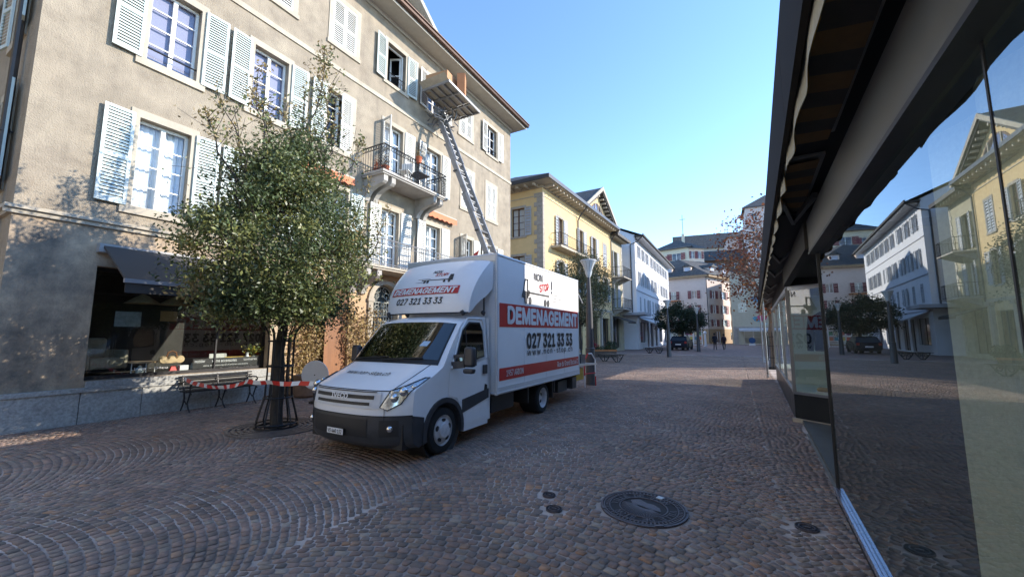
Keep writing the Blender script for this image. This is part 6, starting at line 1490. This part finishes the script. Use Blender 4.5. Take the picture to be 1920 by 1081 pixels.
r = simple_house('street_house', 'cream house closing the street behind the viewer', (8,-26,0), R(180), 20, 8, 13, cream, [(1+i*2.6,2.2+i*2.6,z,z+1.8) for i in range(7) for z in (4,7.2,10.2)], rh=3)  # added out of view to warm the shaded street with bounced light
r = thing('street_house', 'sunlit pale house behind the viewer on the left side', 'house', (-10.8,-24,0)); hz = [(1.2+i*2.7,2.3+i*2.7,z,z+2.0) for i in range(8) for z in (1,4.3,7.4,10.4)]  # out-of-view house added as a sunlit surface for bounce and window reflections
m = MB(); wallm(m, FX, 0, 22, 0, 13, hz, .2); m.box(-8,.001,0,-.3,21.999,12.99); m.build('wall', M('pale_ochre_render', (.52,.44,.31), .9), r)
for q in hz: window(r, FX, *q, rows=3, d=-.15)
m = MB(); m.box(-8,-.4,13,.6,22.4,13.2); m.build('roof', K['slate'], r)
shade_house('gabled tall house far along the right side', (7.0,52,0), 9, 14, 14.5, 5)
# ================================================================ car, people, stands
def mk_car():
    r = thing('parked_car', 'dark blue hatchback parked under the dark tree, seen from behind', 'car', (-5.05,45.2,0), R(-4))
    pt = M('dark_blue_car_paint', (.012,.018,.035), .2, var=.1); W2 = .83
    side = [(-1.75,.32),(-1.82,.55),(-1.80,.85),(-1.62,.92),(-1.35,1.32),(-1.1,1.40),(.2,1.40),(.85,.98),(1.65,.84),(1.85,.6),(1.85,.32),(1.45,.3)]
    side += [(1.2+.33*math.cos(R(t)),.32+.33*math.sin(R(t))) for t in range(0,181,20)]+[(-1.05+.33*math.cos(R(t)),.32+.33*math.sin(R(t))) for t in range(0,181,20)]
    m = MB(); n = len(side)
    def sx(y,z): return W2*(1-.22*max(0,z-.9)/.5)
    for s in (-1,1): m.add([(s*sx(y,z),y,z) for y,z in side],[tuple(range(n))])
    for i in range(n):
        a, b = side[i], side[(i+1)%n]; m.quad((-sx(*a),*a),(sx(*a),*a),(sx(*b),*b),(-sx(*b),*b))
    m.build('body', pt, r, smooth=30)
    gm = M('car_glass', (.02,.03,.04), .05); m = MB(); m.quad((-.60,-1.60,.96),(.60,-1.60,.96),(.54,-1.37,1.29),(-.54,-1.37,1.29)); m.build('rear_window', gm, r)
    o = r.children[-1] if r.children else None
    for s in (-1,1):
        m = MB(); m.add([(s*(sx(0,z)+.006),y,z) for y,z in ((-1.35,.95),(.72,.98),(.2,1.32),(-1.1,1.32))],[(0,1,2,3)]); m.build('side_window', gm, r)
        m = MB(); m.box(s*.60,-1.83,.68,s*.80,-1.80,.88); m.build('tail_lamp', M('tail_lamp_red', (.35,.02,.02), .3), r)
        m = MB(); m.box(s*.84,.55,.92,s*.99,.65,1.04); m.build('mirror', pt, r)
        for y in (-1.05,1.2): m = MB(); m.lathe([(.2,-.09),(.29,-.09),(.3,0),(.29,.09),(.2,.09),(.0001,.05)], (s*.75,y,.30), 18, 'x', s); m.build('wheel', K['rubber'], r, smooth=30)
    m = MB(); m.box(-.26,-1.845,.52,.26,-1.82,.63); m.build('number_plate', K['wvinyl'], r); m = MB(); m.box(-.8,-1.86,.34,.8,-1.75,.52); m.build('bumper', pt, r, bevel=.03)
    MB().box(-.78,-1.6,.2,.78,1.7,.33).build('underbody', K['black'], r)
mk_car()
def person(label, loc, rz, top, legs, h=1.66, bag=None, arm=.1, stride=.12):
    r = thing('person', label, 'person', loc, rz); k = h/1.72
    J = dict(pel=(0,0,.92),wa=(0,0,1.08),ch=(0,.01,1.32),nk=(0,.01,1.47),hd0=(0,.0,1.53),hd=(0,-.01,1.62),hd1=(0,-.0,1.70))
    me = bpy.data.meshes.new('body'); vs, es, rad = [], [], []
    def V(p, q): vs.append(tuple(c*k for c in p)); rad.append(q*k); return len(vs)-1
    a = V((0,0,.94),.15); b = V((0,0,1.1),.135); c = V((0,.0,1.34),.165); d = V((0,.0,1.47),.06); e = V((0,-.01,1.55),.075); f = V((0,-.01,1.64),.098); g = V((0,-.01,1.70),.07)
    es += [(a,b),(b,c),(c,d),(d,e),(e,f),(f,g)]
    for s in (-1,1):
        h1 = V((s*.09,0,.86),.098); kn = V((s*.095,-.06*s*stride*8-.02,.50),.066); an = V((s*.095,s*stride,.10),.045); ft = V((s*.11,s*stride-.13,.045),.04)
        es += [(a,h1),(h1,kn),(kn,an),(an,ft)]
        sh = V((s*.19,0,1.40),.066); el = V((s*.25,.03,1.14),.05); wr = V((s*.25,-.08,.92),.034); hd = V((s*.24,-.11,.83),.032); es += [(c,sh),(sh,el),(el,wr),(wr,hd)]
    me.from_pydata(vs, es, []); o = bpy.data.objects.new('body', me); COL.objects.link(o); o.parent = r
    sk = o.modifiers.new('s','SKIN'); o.modifiers.new('u','SUBSURF').levels = 2; o.modifiers['u'].render_levels = 2
    for i, v in enumerate(me.skin_vertices[0].data): v.radius = (rad[i], rad[i]*.85); v.use_root = (i == 0)
    # clothing colour by height
    m = bpy.data.materials.new('clothed_body'); m.use_nodes = True; n = m.node_tree; tc = n.nodes.new('ShaderNodeTexCoord'); sp = n.nodes.new('ShaderNodeSeparateXYZ'); cr = n.nodes.new('ShaderNodeValToRGB'); dv = n.nodes.new('ShaderNodeMath'); dv.operation = 'DIVIDE'; dv.inputs[1].default_value = h
    n.links.new(tc.outputs['Object'], sp.inputs[0]); n.links.new(sp.outputs[2], dv.inputs[0]); n.links.new(dv.outputs[0], cr.inputs[0]); n.links.new(cr.outputs[0], n.nodes['Principled BSDF'].inputs[0]); n.nodes['Principled BSDF'].inputs['Roughness'].default_value = .9
    el = cr.color_ramp.elements; cr.color_ramp.interpolation = 'CONSTANT'; el[0].position = 0; el[0].color = (.02,.018,.016,1); el[1].position = .06; el[1].color = (*legs,1)
    for p, cc in ((.54,top),(.865,(.35,.2,.14))): q = el.new(p); q.color = (*cc,1)
    me.materials.append(m)
    mb = MB(); mb.lathe([(.0001,-.12),(.08,-.10),(.108,-.02),(.106,.05),(.07,.1),(.0001,.12)], (0,.025,1.66*k), 14); mb.build('hair', K['bark'], r, smooth=True)
    mb = MB(); mb.lathe([(.17*k,.84*k),(.185*k,.95*k),(.175*k,1.1*k),(.205*k,1.3*k),(.20*k,1.40*k),(.08*k,1.49*k)], (0,0,0), 14); jk = mb.build('jacket', M('jacket_cloth', top, .9, var=.25, sc=12), r, smooth=True)
    for v in jk.data.vertices: v.co.y *= .72
    if bag: MB().box(-.14,.12,1.05*k,.14,.24,1.42*k).build('backpack', M('backpack_cloth', bag, .9), r, bevel=.03)
person('person in a dark blue coat walking beside the other, on the left', (-1.95,45.4,0), R(170), (.018,.02,.035), (.02,.022,.03))
person('person in a brown-purple jacket, on the right of the walking pair', (-1.15,45.9,0), R(200), (.05,.022,.035), (.018,.018,.022), h=1.58, bag=(.03,.02,.03))
r = thing('pavement_sign', 'blue pavement sign before the shop awning at the end of the street', 'sign', (1.9,66.5,0), R(10)); m = MB(); m.lathe([(.0001,-.04),(.42,-.04),(.42,.04),(.0001,.04)], (0,0,.7), 20, 'y'); m.build('disc', M('blue_sign', (.03,.09,.22), .5), r); MB().box(-.35,-.15,0,.35,.15,.28).build('foot', K['wvinyl'], r)
r = thing('display_rack', 'white shelving with colourful goods outside under the dark tree', 'rack', (-5.3,61.5,0), R(5)); m = MB()
for x in (-1.1,0,1.1): m.box(x-.05,-.2,0,x+.05,.2,2.3)
for z in (.1,.75,1.4,2.05,2.3): m.box(-1.15,-.2,z,1.15,.2,z+.05)
m.build('frame', K['wvinyl'], r)
for i in range(8):
    m = MB(); x = -.95+(i%4)*.5+(.12 if i%4>1 else 0); z = .8 if i < 4 else 1.45; m.box(x,-.12,z,x+.36,.1,z+.45); m.build('goods', M('goods_%s' % 'abcdefgh'[i], ((.5,.1,.06),(.5,.4,.1),(.1,.25,.3),(.55,.2,.1),(.3,.1,.2),(.5,.15,.1),(.6,.5,.3),(.15,.3,.15))[i], .7), r)
r = thing('fire_hydrant_post', 'slim white post with a round cap right of the dark tree', 'post', (-3.6,58,0)); MB().lathe([(.2,0),(.2,.1),(.13,.12),(.12,1.6),(.2,1.65),(.22,1.8),(.12,1.95),(.0001,2.0)], (0,0,0), 14).build('post', K['wvinyl'], r, smooth=30)
